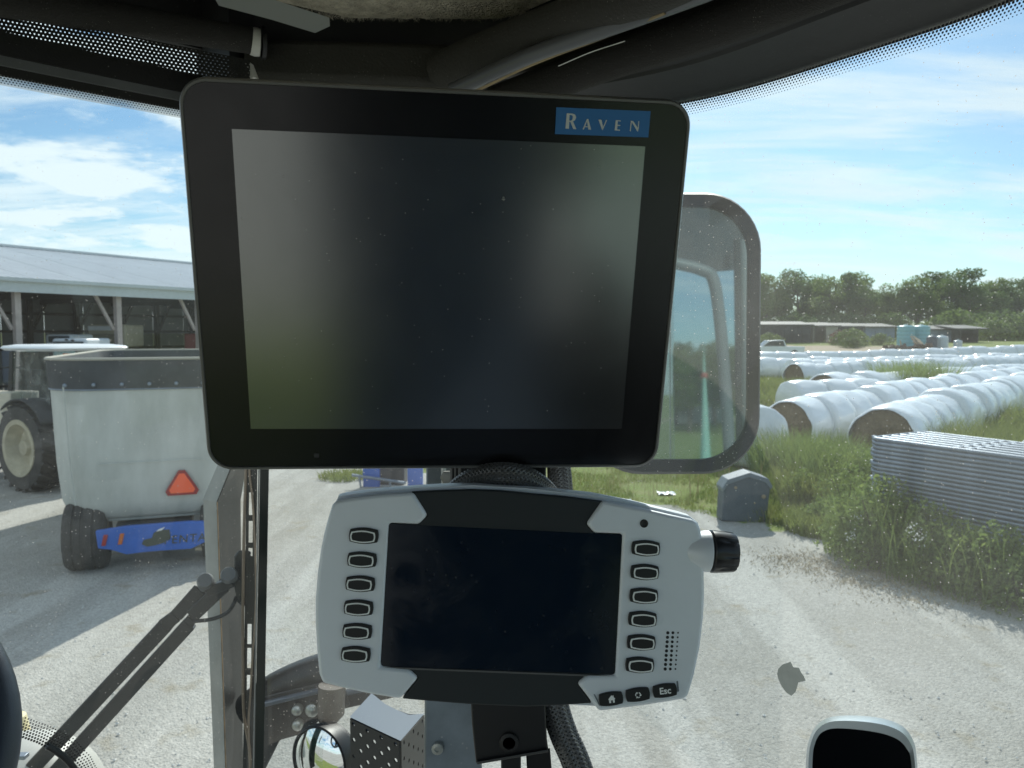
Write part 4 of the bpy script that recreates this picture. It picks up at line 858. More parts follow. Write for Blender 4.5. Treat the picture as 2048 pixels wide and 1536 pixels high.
# felt headliner pad with hairy edge
fa, fb, fc, fd = PZ(505, 2, 3.48), PZ(700, 36, 3.48), PZ(1012, 38, 3.48), PZ(1125, -10, 3.48)
M_FELT = mat('grey tan felt', (.55, .50, .40), 1.0, var=.35, vscale=60, bump=.9, bscale=260, spec=.1)
fp = [(fa.x, fa.y - .02), (fa.x + .03, fa.y + .002)] + [(fb.x + (fc.x - fb.x) * t, fb.y + (fc.y - fb.y) * t + .003 * math.sin(t * 40)) for t in [k / 14 for k in range(15)]] + [(fd.x, fd.y), (.2, .2), (-.4, .2)]
felt = part(MB().prism(fp, 3.48, 3.495), 'felt_headliner', M_FELT, cab)
n = 7000; t = rng.rand(n); e = np.where(rng.rand(n) < .45)[0]; bx = fa.x + (fd.x - fa.x) * t; by = np.full(n, fb.y) - rng.rand(n) ** 2 * .25 - .002
bx = np.clip(bx, fa.x + .02, fc.x + .02); base = np.c_[bx, by, np.full(n, 3.481)]; a = rng.rand(n) * 6.28; ln = .004 + .006 * rng.rand(n)
d1 = np.c_[np.cos(a) * ln, np.sin(a) * ln * .9, -ln * .5]; w = np.c_[-np.sin(a), np.cos(a), np.zeros(n)] * .00025
scatter('felt_fuzz', [np.stack([base - w, base + w, base + d1 + w * .3, base + d1 - w * .3], 1)], M_FELT, 'stuff', cab)
bpy.data.objects['felt_fuzz'].matrix_basis = wm(cab).inverted()
# silver lever blade
lv = [(430, -10), (470, -22), (655, 38), (656, 50), (630, 62), (545, 36), (440, 8)]
part(MB().add([P(x, y, .62) for x, y in lv] + [P(x, y, .635) for x, y in lv], [tuple(range(7)), tuple(range(13, 6, -1))] + [(i, (i + 1) % 7, 7 + (i + 1) % 7, 7 + i) for i in range(7)]), 'sun_visor_blade', mat('brushed grey metal', (.50, .54, .58), .35, .5, dust=.3, dscale=30), None, bevel=.0015)
tag(bpy.data.objects['sun_visor_blade'], 'silver grey metal blade sticking out below the roof lining', 'lever')
# roller blind
blind = empty('roller_blind', P(250, 90, .85), 'rolled up dark sun blind with a perforated strip, upper left', 'blind')
tubeP([(-60, -14, .78), (220, 33, .86), (508, 82, .94)], [.019, .0155], 'roll', M_FLC, blind, 20)
part(MB().tube([P(503, 82, .938), P(511, 84, .94), P(520, 85.5, .942)], [.0160, .0166, .0160], 20), 'end_ring', mat('pale plastic ring', (.55, .54, .50), .5), blind, smooth=True, angle=40)
part(MB().tube([P(522, 86, .943), P(530, 87, .945)], [.019, .019], 20), 'end_cap', M_BLK, blind, smooth=True, angle=40)
part(MB().bar(P(498, 128, .935), P(510, 160, .935), .012, .006), 'blind_clip', mat('pale plastic ring', (.55, .54, .50), .5), blind, bevel=.001)
def perfo():
    m = bpy.data.materials.new('perforated blind fabric'); m.use_nodes = True; nt = m.node_tree; nn = nt.nodes; L = nt.links; b = nn['Principled BSDF']; b.inputs['Base Color'].default_value = (.015, .015, .014, 1); b.inputs['Roughness'].default_value = .8
    uv = nn.new('ShaderNodeUVMap'); sp_ = nn.new('ShaderNodeSeparateXYZ'); L.new(uv.outputs[0], sp_.inputs[0])
    def mth(op, a, b_=None):
        q = nn.new('ShaderNodeMath'); q.operation = op
        for i, v in enumerate((a, b_)):
            if v is None: continue
            if isinstance(v, (int, float)): q.inputs[i].default_value = v
            else: L.new(v, q.inputs[i])
        return q.outputs[0]
    row = mth('FLOOR', sp_.outputs[1]); sh_ = mth('MULTIPLY', mth('MODULO', row, 2.0), .5); fx = mth('SUBTRACT', mth('FRACT', mth('ADD', sp_.outputs[0], sh_)), .5); fy = mth('SUBTRACT', mth('FRACT', sp_.outputs[1]), .5)
    d = mth('SQRT', mth('ADD', mth('MULTIPLY', fx, fx), mth('MULTIPLY', fy, fy))); hole = mth('LESS_THAN', d, .19)
    tr = nn.new('ShaderNodeBsdfTransparent'); ms = nn.new('ShaderNodeMixShader'); L.new(hole, ms.inputs[0]); L.new(b.outputs[0], ms.inputs[1]); L.new(tr.outputs[0], ms.inputs[2]); L.new(ms.outputs[0], nn['Material Output'].inputs[0]); return m
M_PERF = perfo(); mb = MB(); rows = []
for t in (0, 1): rows.append([P(-40 + 540 * k / 20, (12 + 108 * k / 20) * (1 - t) + t * (76 + 92 * k / 20), .80 + .125 * k / 20) for k in range(21)])
mb.grid(rows); pf = part(mb, 'perforated_strip', M_PERF, blind, smooth=True)
uvl = pf.data.uv_layers.new(name='UVMap'); NH = 62
for poly in pf.data.polygons:
    for li in poly.loop_indices:
        vi = pf.data.loops[li].vertex_index; uvl.data[li].uv = ((vi % 21) / 20 * NH, (vi // 21) * 8)

# unseen rest of the cab behind the camera, shaped for the screen reflections
rc = empty('unseen_cab_rear', (0, -.9, 2.0), 'dark unseen rear cab wall behind the viewpoint, its two windows shaped for screen reflections', 'cab wall')
def slab(x0, x1, z0, z1, y=-.92, nm='unseen_rear_panel'): part(MB().box(((x0 + x1) / 2, y, (z0 + z1) / 2), (x1 - x0, .04, z1 - z0)), nm, M_BLKM, rc)
slab(-.95, .52, 3.15, 3.57); slab(-.95, -.90, 1.5, 3.15); slab(-.15, .36, 1.5, 3.15); slab(.36, .52, 1.5, 2.42); slab(.36, .52, 2.78, 3.15); part(MB().box((.500, -.47, 2.1), (.03, .86, 1.15)), 'side_panel', M_BLKM, rc)  # side panel and small opening added to shape the screen's right-hand reflection
part(MB().box((-.97, -.3, 3.36), (.04, 1.2, .42)), 'unseen_left_header', M_BLKM, rc)
cf = [(p.x, p.y) for p in GC] + [(-.95, -.9)]
part(MB().prism(cf, 1.9, 1.94), 'cab_floor', mat('pale bounce floor', (.24, .235, .22), .8, var=.2, vscale=10), rc)  # unseen floor added, kept pale to bounce sunlight up into the cab
M_UNSEEN_SEAT = mat('unseen seat blue grey', (.055, .075, .11), .9, var=.2, vscale=6)
seat = empty('unseen_operator_seat', (.05, -.55, 1.8), 'unseen dark fabric operator seat behind the viewpoint, added for the screen reflection', 'seat')
part(MB().box((.10, -.42, 2.25), (.56, .54, .14)), 'unseen_cushion', M_UNSEEN_SEAT, seat, bevel=.04); part(MB().box((.10, -.74, 2.66), (.52, .14, .80)), 'unseen_backrest', M_UNSEEN_SEAT, seat, bevel=.05); part(MB().box((.10, -.72, 3.12), (.28, .10, .2)), 'unseen_headrest', M_BLKM, seat, bevel=.04)  # seat sized and toned to give the screen reflection its dark bluish centre

# ================================================================== outside of the cab
# exterior post
ep = empty('guard_post', P(447, 1536, 1.3), 'dark steel box post outside the windscreen with slanted pale upper end', 'post')
def post_ring(pts): return [P(*p) for p in pts]
rings = [post_ring([(432, 1640, 1.27), (455, 1640, 1.25), (488, 1640, 1.33), (470, 1640, 1.36)]), post_ring([(406, 998, 1.27), (434, 1004, 1.25), (482, 1001, 1.33), (458, 995, 1.36)]), post_ring([(450, 905, 1.27), (476, 905, 1.25), (497, 905, 1.33), (485, 905, 1.36)]), post_ring([(470, 700, 1.27), (500, 700, 1.25), (520, 700, 1.33), (500, 700, 1.36)])]
part(MB().loft(rings), 'box_section', mat('dark bronze painted steel', (.032, .029, .027), .35, .2, dust=.4, dscale=25, var=.2, vscale=12), ep, bevel=.002)
q = [(404.5, 900, 1.262), (405, 998, 1.262), (431, 1640, 1.262)]
part(MB().add([P(446, 905, 1.252), P(473, 905, 1.238), P(406, 998, 1.262), P(433, 1004, 1.240), P(432, 1640, 1.262), P(453.5, 1640, 1.240)], [(0, 2, 3, 1), (2, 4, 5, 3)]), 'lit_face_sheet', mat('lit face grey', (.26, .27, .26), .45, .1, dust=.4, dscale=25, var=.25, vscale=10), ep)  # lighter sheet paints in the light falling on this face of the steel
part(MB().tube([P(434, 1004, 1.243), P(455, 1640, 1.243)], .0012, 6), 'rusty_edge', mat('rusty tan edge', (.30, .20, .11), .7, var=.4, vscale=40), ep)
# black edge strip where panes meet
es = empty('pane_edge_strip', (-.365, 1.115, 2.0), 'glossy black vertical strip where windscreen and side window meet', 'window strip')
def vstrip(x0t, x1t, x0b, x1b, d, th, nm, m, parent, y0=880, y1=1600):
    q = [(x0t, y0), (x1t, y0), (x1b, y1), (x0b, y1)]; part(MB().add([P(x, y, d) for x, y in q] + [P(x, y, d + th) for x, y in q], [(3, 2, 1, 0), (4, 5, 6, 7), (0, 1, 5, 4), (1, 2, 6, 5), (2, 3, 7, 6), (3, 0, 4, 7)]), nm, m, parent, bevel=.0008)
vstrip(521, 539, 508, 526, 1.10, .02, 'rubber_edge', mat('green black glass edge', (.012, .020, .017), .15), es)
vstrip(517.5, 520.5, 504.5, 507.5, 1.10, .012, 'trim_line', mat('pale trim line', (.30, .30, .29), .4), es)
# wiper
wp = empty('windscreen_wiper', P(455, 1160, 1.18), 'long black twin arm wiper parked upright at the windscreen edge', 'wiper')
M_WIP = mat('satin black wiper', (.012, .014, .016), .32, dust=.3, dscale=30)
D = 1.17
def wbar(pts, w, h, nm, parent=wp, m=M_WIP, d=D):
    q = [P(x, y, d) for x, y in pts]; mb = MB()
    for a, b in zip(q, q[1:]): mb.bar(a, b, w, h, (0, 1, .2))
    return part(mb, nm, m, parent, bevel=.0015)
wbar([(66, 1535), (333, 1248)], .0225, .012, 'lower_arm'); wbar([(330, 1258), (415, 1168)], .014, .010, 'arm_head'); wbar([(326, 1251), (352, 1232), (400, 1178)], .020, .005, 'arm_cover', d=D - .008)
wbar([(96, 1560), (380, 1246)], .021, .014, 'lower_arm'); wbar([(366, 1266), (385, 1235), (452, 1172)], .016, .012, 'arm_head'); wbar([(384, 1232), (470, 1148)], .021, .008, 'arm_cover', d=D - .01)
wbar([(413, 1183), (466, 1163)], .015, .010, 'link_plate', d=D - .018)
for x, y in ((410, 1160), (457, 1148)):
    c0, c1 = P(x, y, D - .03), P(x + 4, y + 12, D + .01); part(MB().tube([c0, c0 + (c1 - c0) * .2, c1], [.010, .0125, .0125], 18), 'pivot_cap', mat('grey plastic cap', (.10, .11, .12), .45), wp, smooth=True, angle=50)
part(MB().tube(catmull([P(385, 1243, D - .01), P(425, 1238, D - .01), P(455, 1225, D - .01), P(468, 1206, D - .01), P(472, 1195, D)], 6), .003, 8), 'washer_hose', M_BLK, wp, smooth=True)
cl = [(468, 1112), (478, 1100), (502, 1102), (500, 1190), (488, 1215), (474, 1205), (468, 1170)]
part(MB().add([P(x, y, D - .004) for x, y in cl] + [P(x, y, D + .02) for x, y in cl], [tuple(range(6, -1, -1)), tuple(range(7, 14))] + [(i, (i + 1) % 7, 7 + (i + 1) % 7, 7 + i) for i in range(7)]), 'blade_clamp', M_WIP, wp, bevel=.002)
def bladeX(y): return 503 - (y - 935) * .012
# blade frame with real slots
mb = MB(); d0 = 1.15
slots = [(985, 1030), (1042, 1085), (1096, 1112), (1248, 1288), (1296, 1336), (1350, 1385), (1420, 1455)]
ys = [880]
for a, b in slots: ys += [a, b]
ys.append(1600)
def strip4(x0f, x1f, y0, y1, d=d0, th=.006, w0=0, w1=0):
    q = [(bladeX(y0) + x0f, y0), (bladeX(y0) + x1f, y0), (bladeX(y1) + x1f, y1), (bladeX(y1) + x0f, y1)]
    mb.add([P(x, y, d) for x, y in q] + [P(x, y, d + th) for x, y in q], [(3, 2, 1, 0), (4, 5, 6, 7), (0, 1, 5, 4), (1, 2, 6, 5), (2, 3, 7, 6), (3, 0, 4, 7)])
for i in range(0, len(ys) - 1, 2): strip4(-10, 12, ys[i], ys[i + 1])
for a, b in slots: strip4(-10, -4, a, b); strip4(4, 12, a, b)
part(mb, 'blade_frame', M_WIP, wp)
M_TANR = mat('tan worn rubber', (.22, .17, .125), .7, var=.2, vscale=40)
part(MB().tube(catmull([P(x, y, 1.148) for x, y in ((493, 900), (491, 960), (488, 1060), (486, 1200), (486, 1330), (488, 1430), (499, 1500), (501, 1580))], 5), .0022, 6), 'wiper_rubber', M_TANR, wp, smooth=True)
part(MB().tube(catmull([P(x, y, 1.147) for x, y in ((498, 900), (499, 950), (505, 1000), (509, 1080), (512, 1180), (509, 1260), (505, 1310), (500, 1400), (497, 1450), (501, 1536))], 5), .0015, 6), 'blade_edge_wire', MATS['tan worn rubber'], wp, smooth=True)
# wing mirror
mz = 1.27; mc = P(1345, 665, mz)
nm_ = Vector((.022, -1.0, .040)).normalized(); xm = nm_.cross(Vector((0, 0, 1))).normalized() * -1; 
if xm.x < 0: xm = -xm
ym = nm_.cross(xm); 
if ym.z < 0: ym = -ym
MW = Matrix(((xm.x, ym.x, nm_.x, mc.x), (xm.y, ym.y, nm_.y, mc.y), (xm.z, ym.z, nm_.z, mc.z), (0, 0, 0, 1)))
wmr = empty('wing_mirror', mc, 'large dusty black framed wing mirror outside, half hidden by the upper display', 'mirror', M=MW)
def mloc(px, py):
    r = ray(px, py); t = (mc - CAM).dot(nm_) / r.dot(nm_); p = MW.inverted() @ (CAM + r * t); return p.x, p.y
x1, y1 = mloc(1521, 650); _, yt = mloc(1420, 385); _, yb = mloc(1400, 948); x0 = -x1 - .0
wM, hM = x1 - x0, yt - yb; cy = (yt + yb) / 2
outer = rrect(wM, hM, .095, 10, 0, cy); inner = rrect(wM - .046, hM - .05, .078, 10, 0, cy)
n = len(outer); mb = MB()
vs = [Vector((x, y, 0)) for x, y in outer] + [Vector((x * .995, y, .014)) for x, y in rrect(wM - .012, hM - .012, .09, 10, 0, cy)] + [Vector((x, y, .010)) for x, y in inner] + [Vector((x, y, -.002)) for x, y in inner] + [Vector((x * .96, y * .97, -.05)) for x, y in outer]
fs = []
for a, b in ((4, 0), (0, 1), (1, 2), (2, 3)): fs += [(a * n + k, a * n + (k + 1) % n, b * n + (k + 1) % n, b * n + k) for k in range(n)]
fs.append(tuple(range(5 * n - 1, 4 * n - 1, -1))); mb.add(vs, fs)
part(mb, 'mirror_housing', mat('dusty black mirror plastic', (.012, .014, .017), .6, dust=.8, dscale=14), wmr, world=False, smooth=True, angle=35)
def mirror_mat():
    m = bpy.data.materials.new('dusty mirror glass'); m.use_nodes = True; b = m.node_tree.nodes['Principled BSDF']; nn = m.node_tree.nodes; L = m.node_tree.links
    b.inputs['Base Color'].default_value = (.40, .52, .51, 1); b.inputs['Metallic'].default_value = 1; b.inputs['Roughness'].default_value = .03
    d = nn.new('ShaderNodeBsdfDiffuse'); d.inputs[0].default_value = (.38, .42, .42, 1); t = nn.new('ShaderNodeTexVoronoi'); t.inputs['Scale'].default_value = 380; tc = nn.new('ShaderNodeTexCoord'); L.new(tc.outputs['Object'], t.inputs[0])
    r_ = nn.new('ShaderNodeMapRange'); r_.inputs[1].default_value = .22; r_.inputs[2].default_value = .08; r_.inputs[3].default_value = .26; r_.inputs[4].default_value = .5; L.new(t.outputs['Distance'], r_.inputs[0])
    ms = nn.new('ShaderNodeMixShader'); L.new(r_.outputs[0], ms.inputs[0]); L.new(b.outputs[0], ms.inputs[1]); L.new(d.outputs[0], ms.inputs[2]); L.new(ms.outputs[0], nn['Material Output'].inputs[0]); return m
part(MB().prism(rrect(wM - .042, hM - .046, .078, 10, 0, cy), -.002, .004), 'mirror_glass', mirror_mat(), wmr, world=False)
# mirror stalk
part(MB().tube([MW @ Vector((-wM / 2 + .03, yt - .12, -.03)), MW @ Vector((-wM / 2 - .12, yt - .12, -.05))], .012, 10), 'mirror_arm', M_STEELBLK, wmr, smooth=True)
part(MB().tube([MW @ Vector((-wM / 2 + .03, yb + .12, -.03)), MW @ Vector((-wM / 2 - .12, yb + .12, -.05))], .012, 10), 'mirror_arm', M_STEELBLK, wmr, smooth=True)
# things behind, seen in the mirror
def rmir(px, py, dist):
    r = ray(px, py); t = (mc - CAM).dot(nm_) / r.dot(nm_); p = CAM + r * t; q = r.normalized(); q = q - nm_ * 2 * q.dot(nm_); return p + q * dist
M_GRN = mat('mint green pole paint', (.26, .44, .36), .6)
for (pts, l) in (((1411, 930, 425), 'mint green marker pole with red ball behind the vehicle, seen in mirror'), ((1330, 930, 340), 'second mint green marker pole behind the vehicle, nearer the display in the mirror')):
    a, b = rmir(pts[0], 925, 5.0), rmir(pts[0] - 4 if pts[0] > 1350 else 1336, 690, 5.6); root = empty('marker_pole', (a.x, a.y, 0), l, 'pole')
    base = a + (a - b) * 1.2; part(MB().tube([base, a, b], [.06, .042, .002], 14), 'pole', M_GRN, root, smooth=True)
    c = b + (a - b) * .28; part(MB().lathe([(.005, -.03), (.025, -.02), (.032, 0), (.025, .02), (.005, .03)], 14, Matrix.Translation(c)), 'red_ball', mat('red plastic ball', (.42, .08, .06), .5), root, smooth=True)
# rear door frame of the cab as seen in the mirror
df = empty('door_frame', rmir(1460, 900, 1.3), 'curved dark door frame at the rear side of the cab, seen in mirror', 'door frame')
part(MB().tube(catmull([rmir(x, y, 1.1) for x, y in ((1340, 525), (1400, 540), (1425, 560), (1438, 640), (1448, 760), (1456, 880), (1460, 980))], 6), .018, 10), 'outer_frame', mat('grey door frame', (.16, .17, .18), .5), df, smooth=True)
part(MB().tube([rmir(1490, 480, 1.2), rmir(1500, 980, 1.25)], .022, 10), 'rear_post', mat('light door trim', (.34, .35, .36), .5), df, smooth=True)
part(MB().tube([rmir(1472, 480, 1.15), rmir(1478, 980, 1.2)], .010, 10), 'dark_gasket', M_BLKM, df, smooth=True)
fq = [rmir(x, y, 1.2) for x, y in ((1250, 360), (1530, 360), (1530, 500), (1480, 540), (1420, 545), (1360, 522), (1250, 500))]; n = len(fq); qd = (rmir(1400, 450, 1.24) - rmir(1400, 450, 1.2))  # slab added to darken the top of the mirror, standing for the roof overhang
part(MB().add(fq + [p_ + qd for p_ in fq], [tuple(range(n)), tuple(range(2 * n - 1, n - 1, -1))] + [(i, (i + 1) % n, n + (i + 1) % n, n + i) for i in range(n)]), 'overhang_stand_in', mat('dark overhang stand-in', (.05, .055, .06), .6), df)
for k in range(9):
    c = rmir(1300 + k * 26, 800, 60 + (k % 3) * 8); o = copy_tree(protos[k % 4]); o.location = (c.x, c.y, 0); s = .75 + .1 * (k % 3); o.scale = (s, s, s * .8)
    tag(o, 'tree far behind the vehicle, reflected in the wing mirror', 'tree', 'trees reflected in the wing mirror')
a, b = rmir(1262, 800, 80), rmir(1402, 800, 86); q = empty('hoop_barn', (a.x, a.y, 0), 'pale hoop roofed barn far behind the vehicle, seen in mirror', 'barn')
axis_ = Vector((b.x - a.x, b.y - a.y, 0)); L_ = axis_.length; axis_.normalize(); pr = axis_.cross(Vector((0, 0, 1)))
rows = [[Vector((a.x, a.y, 0)) + axis_ * (L_ * t) + pr * (math.cos(R(g)) * 4.5) + Vector((0, 0, 3.6 * math.sin(R(g)))) for g in range(0, 181, 15)] for t in (0, 1)]
part(MB().grid(rows), 'hoop_cover', mat('pale cover', (.42, .42, .40), .7), q, smooth=True); part(MB().add(rows[0], [tuple(range(13))]).add(rows[1], [tuple(range(12, -1, -1))]), 'end_wall', MATS['pale cover'], q)

# mirror bracket, round mirror, perforated guard, metal post at the bottom centre
mbk = empty('mirror_bracket', P(600, 1450, 1.25), 'black tubular steel bracket with bolts outside below the lower display', 'bracket')
part(MB().tube(catmull([P(500, 1420, 1.30), P(560, 1378, 1.28), P(640, 1345, 1.26), P(720, 1330, 1.25)], 5), .030, 20), 'main_tube', M_STEELBLK, mbk, smooth=True)
pl = [(500, 1400), (655, 1362), (690, 1372), (700, 1410), (640, 1440), (615, 1465), (560, 1480), (530, 1540), (495, 1560)]
part(MB().add([P(x, y, 1.22) for x, y in pl] + [P(x, y, 1.235) for x, y in pl], [tuple(range(8, -1, -1)), tuple(range(9, 18))] + [(i, (i + 1) % 9, 9 + (i + 1) % 9, 9 + i) for i in range(9)]), 'gusset_plate', M_STEELBLK, mbk, bevel=.002)
part(MB().bar(P(500, 1415, 1.215), P(650, 1378, 1.215), .012, .006, (0, 0, 1)), 'weld_flange', mat('blue grey steel edge', (.09, .11, .14), .35, .3), mbk, bevel=.001)
for x, y, r in ((596, 1417, .0085), (626, 1417, .0105), (597, 1447, .0085)):
    c = P(x, y, 1.216); part(MB().lathe([(r, -.002), (r, .008), (r * .7, .011), (.001, .012)], 12, Matrix.Translation(c) @ Matrix.Rotation(R(90), 4, 'X')), 'bolt', mat('zinc bolt', (.4, .42, .4), .35, .8), mbk, smooth=True, angle=40)
part(MB().tube([P(664, 1370, 1.20), P(662, 1425, 1.20), P(652, 1448, 1.20)], [.021, .021, .012], 18), 'pivot_sleeve', mat('brown grey sleeve', (.10, .085, .07), .5, var=.3, vscale=30), mbk, smooth=True)
part(MB().tube([P(681, 1365, 1.21), P(679, 1412, 1.21), P(672, 1420, 1.21)], [.006, .006, .004], 12), 'sleeve_edge', mat('pale sleeve edge', (.30, .31, .31), .4), mbk, smooth=True)
part(MB().bar(P(680, 1400, 1.25), P(790, 1375, 1.25), .03, .02), 'side_arm', M_STEELBLK, mbk, bevel=.002)
rm = empty('convex_mirror', P(640, 1520, 1.15), 'round convex mirror with dark rim below the bracket', 'mirror')
cc = P(640, 1522, 1.14); rr_ = 70 / FPX * 1.14; nc = Vector((-.45, -.85, .08)).normalized(); q4 = nc.to_track_quat('Z', 'Y').to_matrix().to_4x4()
part(MB().lathe([(rr_ * .9, -.03), (rr_, -.006), (rr_, .003), (rr_ * .95, .005), (rr_ * .93, .001)], 48, Matrix.Translation(cc) @ q4), 'rim', M_BLK, rm, smooth=True, angle=40)
prof = [(rr_ * .935 * math.sin(R(a)) / math.sin(R(38)), .002 + rr_ * .5 * (math.cos(R(a)) - math.cos(R(38))) / math.sin(R(38)) * 1.2) for a in (38, 32, 26, 20, 14, 8, 3, .3)]
mm = mat('convex mirror glass', (.82, .86, .85), .02, 1.0); part(MB().lathe(prof, 48, Matrix.Translation(cc) @ q4), 'mirror_glass', mm, rm, smooth=True)
# perforated guard: two faces with holes, blue-grey top with curved cut
pg = empty('perforated_guard', P(770, 1536, 1.05), 'dark perforated metal guard with blue grey curved top plate', 'guard')
def perf_face(A, B, H, cols, rows_, nm, m):
    """panel from A to B (top corners), height H down, each cell an octagonal hole in a square"""
    A, B = Vector(A), Vector(B); u = (B - A); un = u.normalized(); dn = Vector((0, 0, -1)); mb = MB(); cw, ch = u.length / cols, H / rows_
    for i in range(cols):
        for j in range(rows_):
            sk = (u.normalized().z); c = A + un * (cw * (i + .5)) + dn * (ch * (j + .5)); hx, hy = cw / 2, ch / 2
            sq = [c + un * (hx * a) + dn * (hy * b) for a, b in ((-1, -1), (0, -1), (1, -1), (1, 0), (1, 1), (0, 1), (-1, 1), (-1, 0))]
            if (i + j) % 2: mb.add([sq[0], sq[2], sq[4], sq[6]], [(0, 1, 2, 3)]); continue
            r = min(cw, ch) * .27; ho = [c + un * (r * math.cos(R(w))) - dn * (r * math.sin(R(w))) for w in (135, 90, 45, 0, -45, -90, -135, 180)]
            mb.add(sq + ho, [(k, (k + 1) % 8, 8 + (k + 1) % 8, 8 + k) for k in range(8)])
    o = part(mb, nm, m, pg); s_ = o.modifiers.new('solid', 'SOLIDIFY'); s_.thickness = .002
M_PF = mat('dark perforated steel', (.035, .035, .035), .5, dust=.3, dscale=30)
q1, q2, q3 = P(702, 1436, 1.02), P(800, 1482, .98), P(846, 1430, 1.08)
perf_face(q1, q2, .14, 7, 13, 'perforated_face', M_PF); perf_face(q2, q3, .14, 5, 13, 'perforated_side', mat('brown grey perforated steel', (.085, .075, .065), .5, dust=.3, dscale=30))
tp = [(702, 1434, 1.02), (800, 1480, .98), (846, 1428, 1.08), (818, 1427, 1.085), (792, 1421, 1.09), (770, 1409, 1.10), (755, 1397, 1.11), (744, 1388, 1.12)]
b4 = [P(*t) for t in tp]; mb = MB(); mb.add(b4 + [v + Vector((0, 0, -.008)) for v in b4], [tuple(range(8)), tuple(range(15, 7, -1))] + [(i, (i + 1) % 8, 8 + (i + 1) % 8, 8 + i) for i in range(8)])
part(mb, 'top_plate', mat('blue grey painted steel', (.07, .09, .125), .4, .1, dust=.3, dscale=25), pg, bevel=.0015)
# grey metal upright behind the mount
gp = empty('metal_upright', P(905, 1536, .92), 'dusty grey metal upright with a bolt beside the display mount', 'upright')
M_DUP = mat('dusty grey steel', (.17, .19, .20), .35, .35, dust=.9, dscale=20, var=.3, vscale=14)
q = [(853, 880, .90), (925, 880, .90), (968, 1600, .80), (848, 1600, .80)]
part(MB().add([P(*a) for a in q] + [P(a, b, d + .03) for a, b, d in q], [(3, 2, 1, 0), (4, 5, 6, 7), (0, 1, 5, 4), (1, 2, 6, 5), (2, 3, 7, 6), (3, 0, 4, 7)]), 'flat_bar', M_DUP, gp, bevel=.002)
part(MB().tube([P(886, 900, .87), P(888, 978, .87)], .003, 8), 'edge_tube', mat('pale steel edge', (.42, .43, .42), .35, .5), gp, smooth=True)
part(MB().lathe([(.0075, 0), (.0075, .006), (.004, .0065)], 6, Matrix.Translation(P(894, 953, .865)) @ Matrix.Rotation(R(90), 4, 'X')), 'hex_nut', mat('dull nut', (.20, .20, .19), .4, .6), gp)
part(MB().lathe([(.0062, 0), (.0062, .002), (.003, .0025), (.0028, .001)], 16, Matrix.Translation(P(875, 1497, .808)) @ Matrix.Rotation(R(90), 4, 'X')), 'bolt', MATS['zinc bolt'], gp)
# housing and cowl at lower left, outside
co = empty('pale_cowl', P(70, 1560, 1.2), 'rounded pale grey cowl with a small bolt outside at lower left', 'cowl')
c = P(50, 1640, 1.22); rows = []
for i in range(13):
    th = R(90 * i / 12); rows.append([c + Vector((math.cos(R(g)) * .118 * math.sin(th) * 1.05, math.sin(R(g)) * .12 * math.sin(th), .135 * math.cos(th))) for g in range(0, 361, 15)])
part(MB().grid(rows), 'dome', mat('pale grey cowl paint', (.50, .50, .47), .45, var=.05, vscale=20), co, smooth=True)
part(MB().box(P(40, 1512, 1.09), (.020, .012, .006)), 'bolt_head', M_GALV, co, bevel=.001); 
yb_ = P(30, 1478, 1.3); part(MB().lathe([(.02, -.05), (.025, 0), (.018, .04), (.003, .05)], 18, Matrix.Translation(yb_)), 'cream_cap', mat('cream yellow cap', (.70, .62, .38), .6), co, smooth=True)
lower = [(20, 1462), (70, 1480), (115, 1503), (150, 1540), (170, 1580)]
mb = MB(); k = 0
for i in range(len(lower) - 1):
    for s_ in range(9):
        for r_ in range(7):
            t = (s_ + .5 * (r_ % 2)) / 9; x = lower[i][0] + (lower[i + 1][0] - lower[i][0]) * t; y = lower[i][1] + (lower[i + 1][1] - lower[i][1]) * t
            p = onglass(x + r_ * 4.5 + 4, y - r_ * 5 + 4, .003); rad = .0016 - .0001 * r_
            e1 = Vector((.75, .66, 0)); mb.add([p + e1 * (rad * math.cos(w * math.pi / 3)) + Vector((0, 0, rad * math.sin(w * math.pi / 3))) for w in range(6)], [tuple(range(6))])
part(mb, 'dotted_corner', M_FRIT, G_ROOT1, kind='stuff')
part(MB().tube(catmull([onglass(x, y, .004) for x, y in [(95, 1492), (125, 1512), (150, 1540), (165, 1575)]], 4), .004, 8), 'corner_gasket', M_BLK, G_ROOT1, smooth=True)

# ================================================================== INSIDE: displays
def frame(n_cam, x_cam, t_cam):
    """camera-space (x right, y down, z forward) pose -> world matrix, local z towards the viewer"""
    Mc = Matrix(((1, 0, 0), (0, sp * -1, cp), (0, -cp, -sp)))      # columns: cam x, cam y(down), cam z -> world
    X = Mc @ Vector(x_cam); Z = -(Mc @ Vector(n_cam)); X.normalize(); Z = (Z - X * Z.dot(X)).normalized(); Yv = Z.cross(X); o = CAM + Mc @ Vector(t_cam)
    return Matrix(((X.x, Yv.x, Z.x, o.x), (X.y, Yv.y, Z.y, o.y), (X.z, Yv.z, Z.z, o.z), (0, 0, 0, 1)))
class Dev:
    def __init__(s, M): s.M = M; s.I = M.inverted(); s.o = M.translation; s.n = Vector((M[0][2], M[1][2], M[2][2]))
    def uv(s, px, py, w=0.0):
        r = ray(px, py); o = s.o + s.n * w; t = (o - CAM).dot(s.n) / r.dot(s.n); p = s.I @ (CAM + r * t); return (p.x, p.y)
    def poly(s, pts, w=0.0): return [s.uv(x, y, w) for x, y in pts]
mon = Dev(frame((-.105, -.288, .952), (.994, .006, .112), (-.044, -.059, .487)))
ter = Dev(frame((-.050, .028, .998), (.997, .054, .048), (-.006, .139, .497)))
m1 = empty('upper_display', (0, 0, 0), 'large black framed touch screen display with blue logo plate, switched off', 'display', M=mon.M)
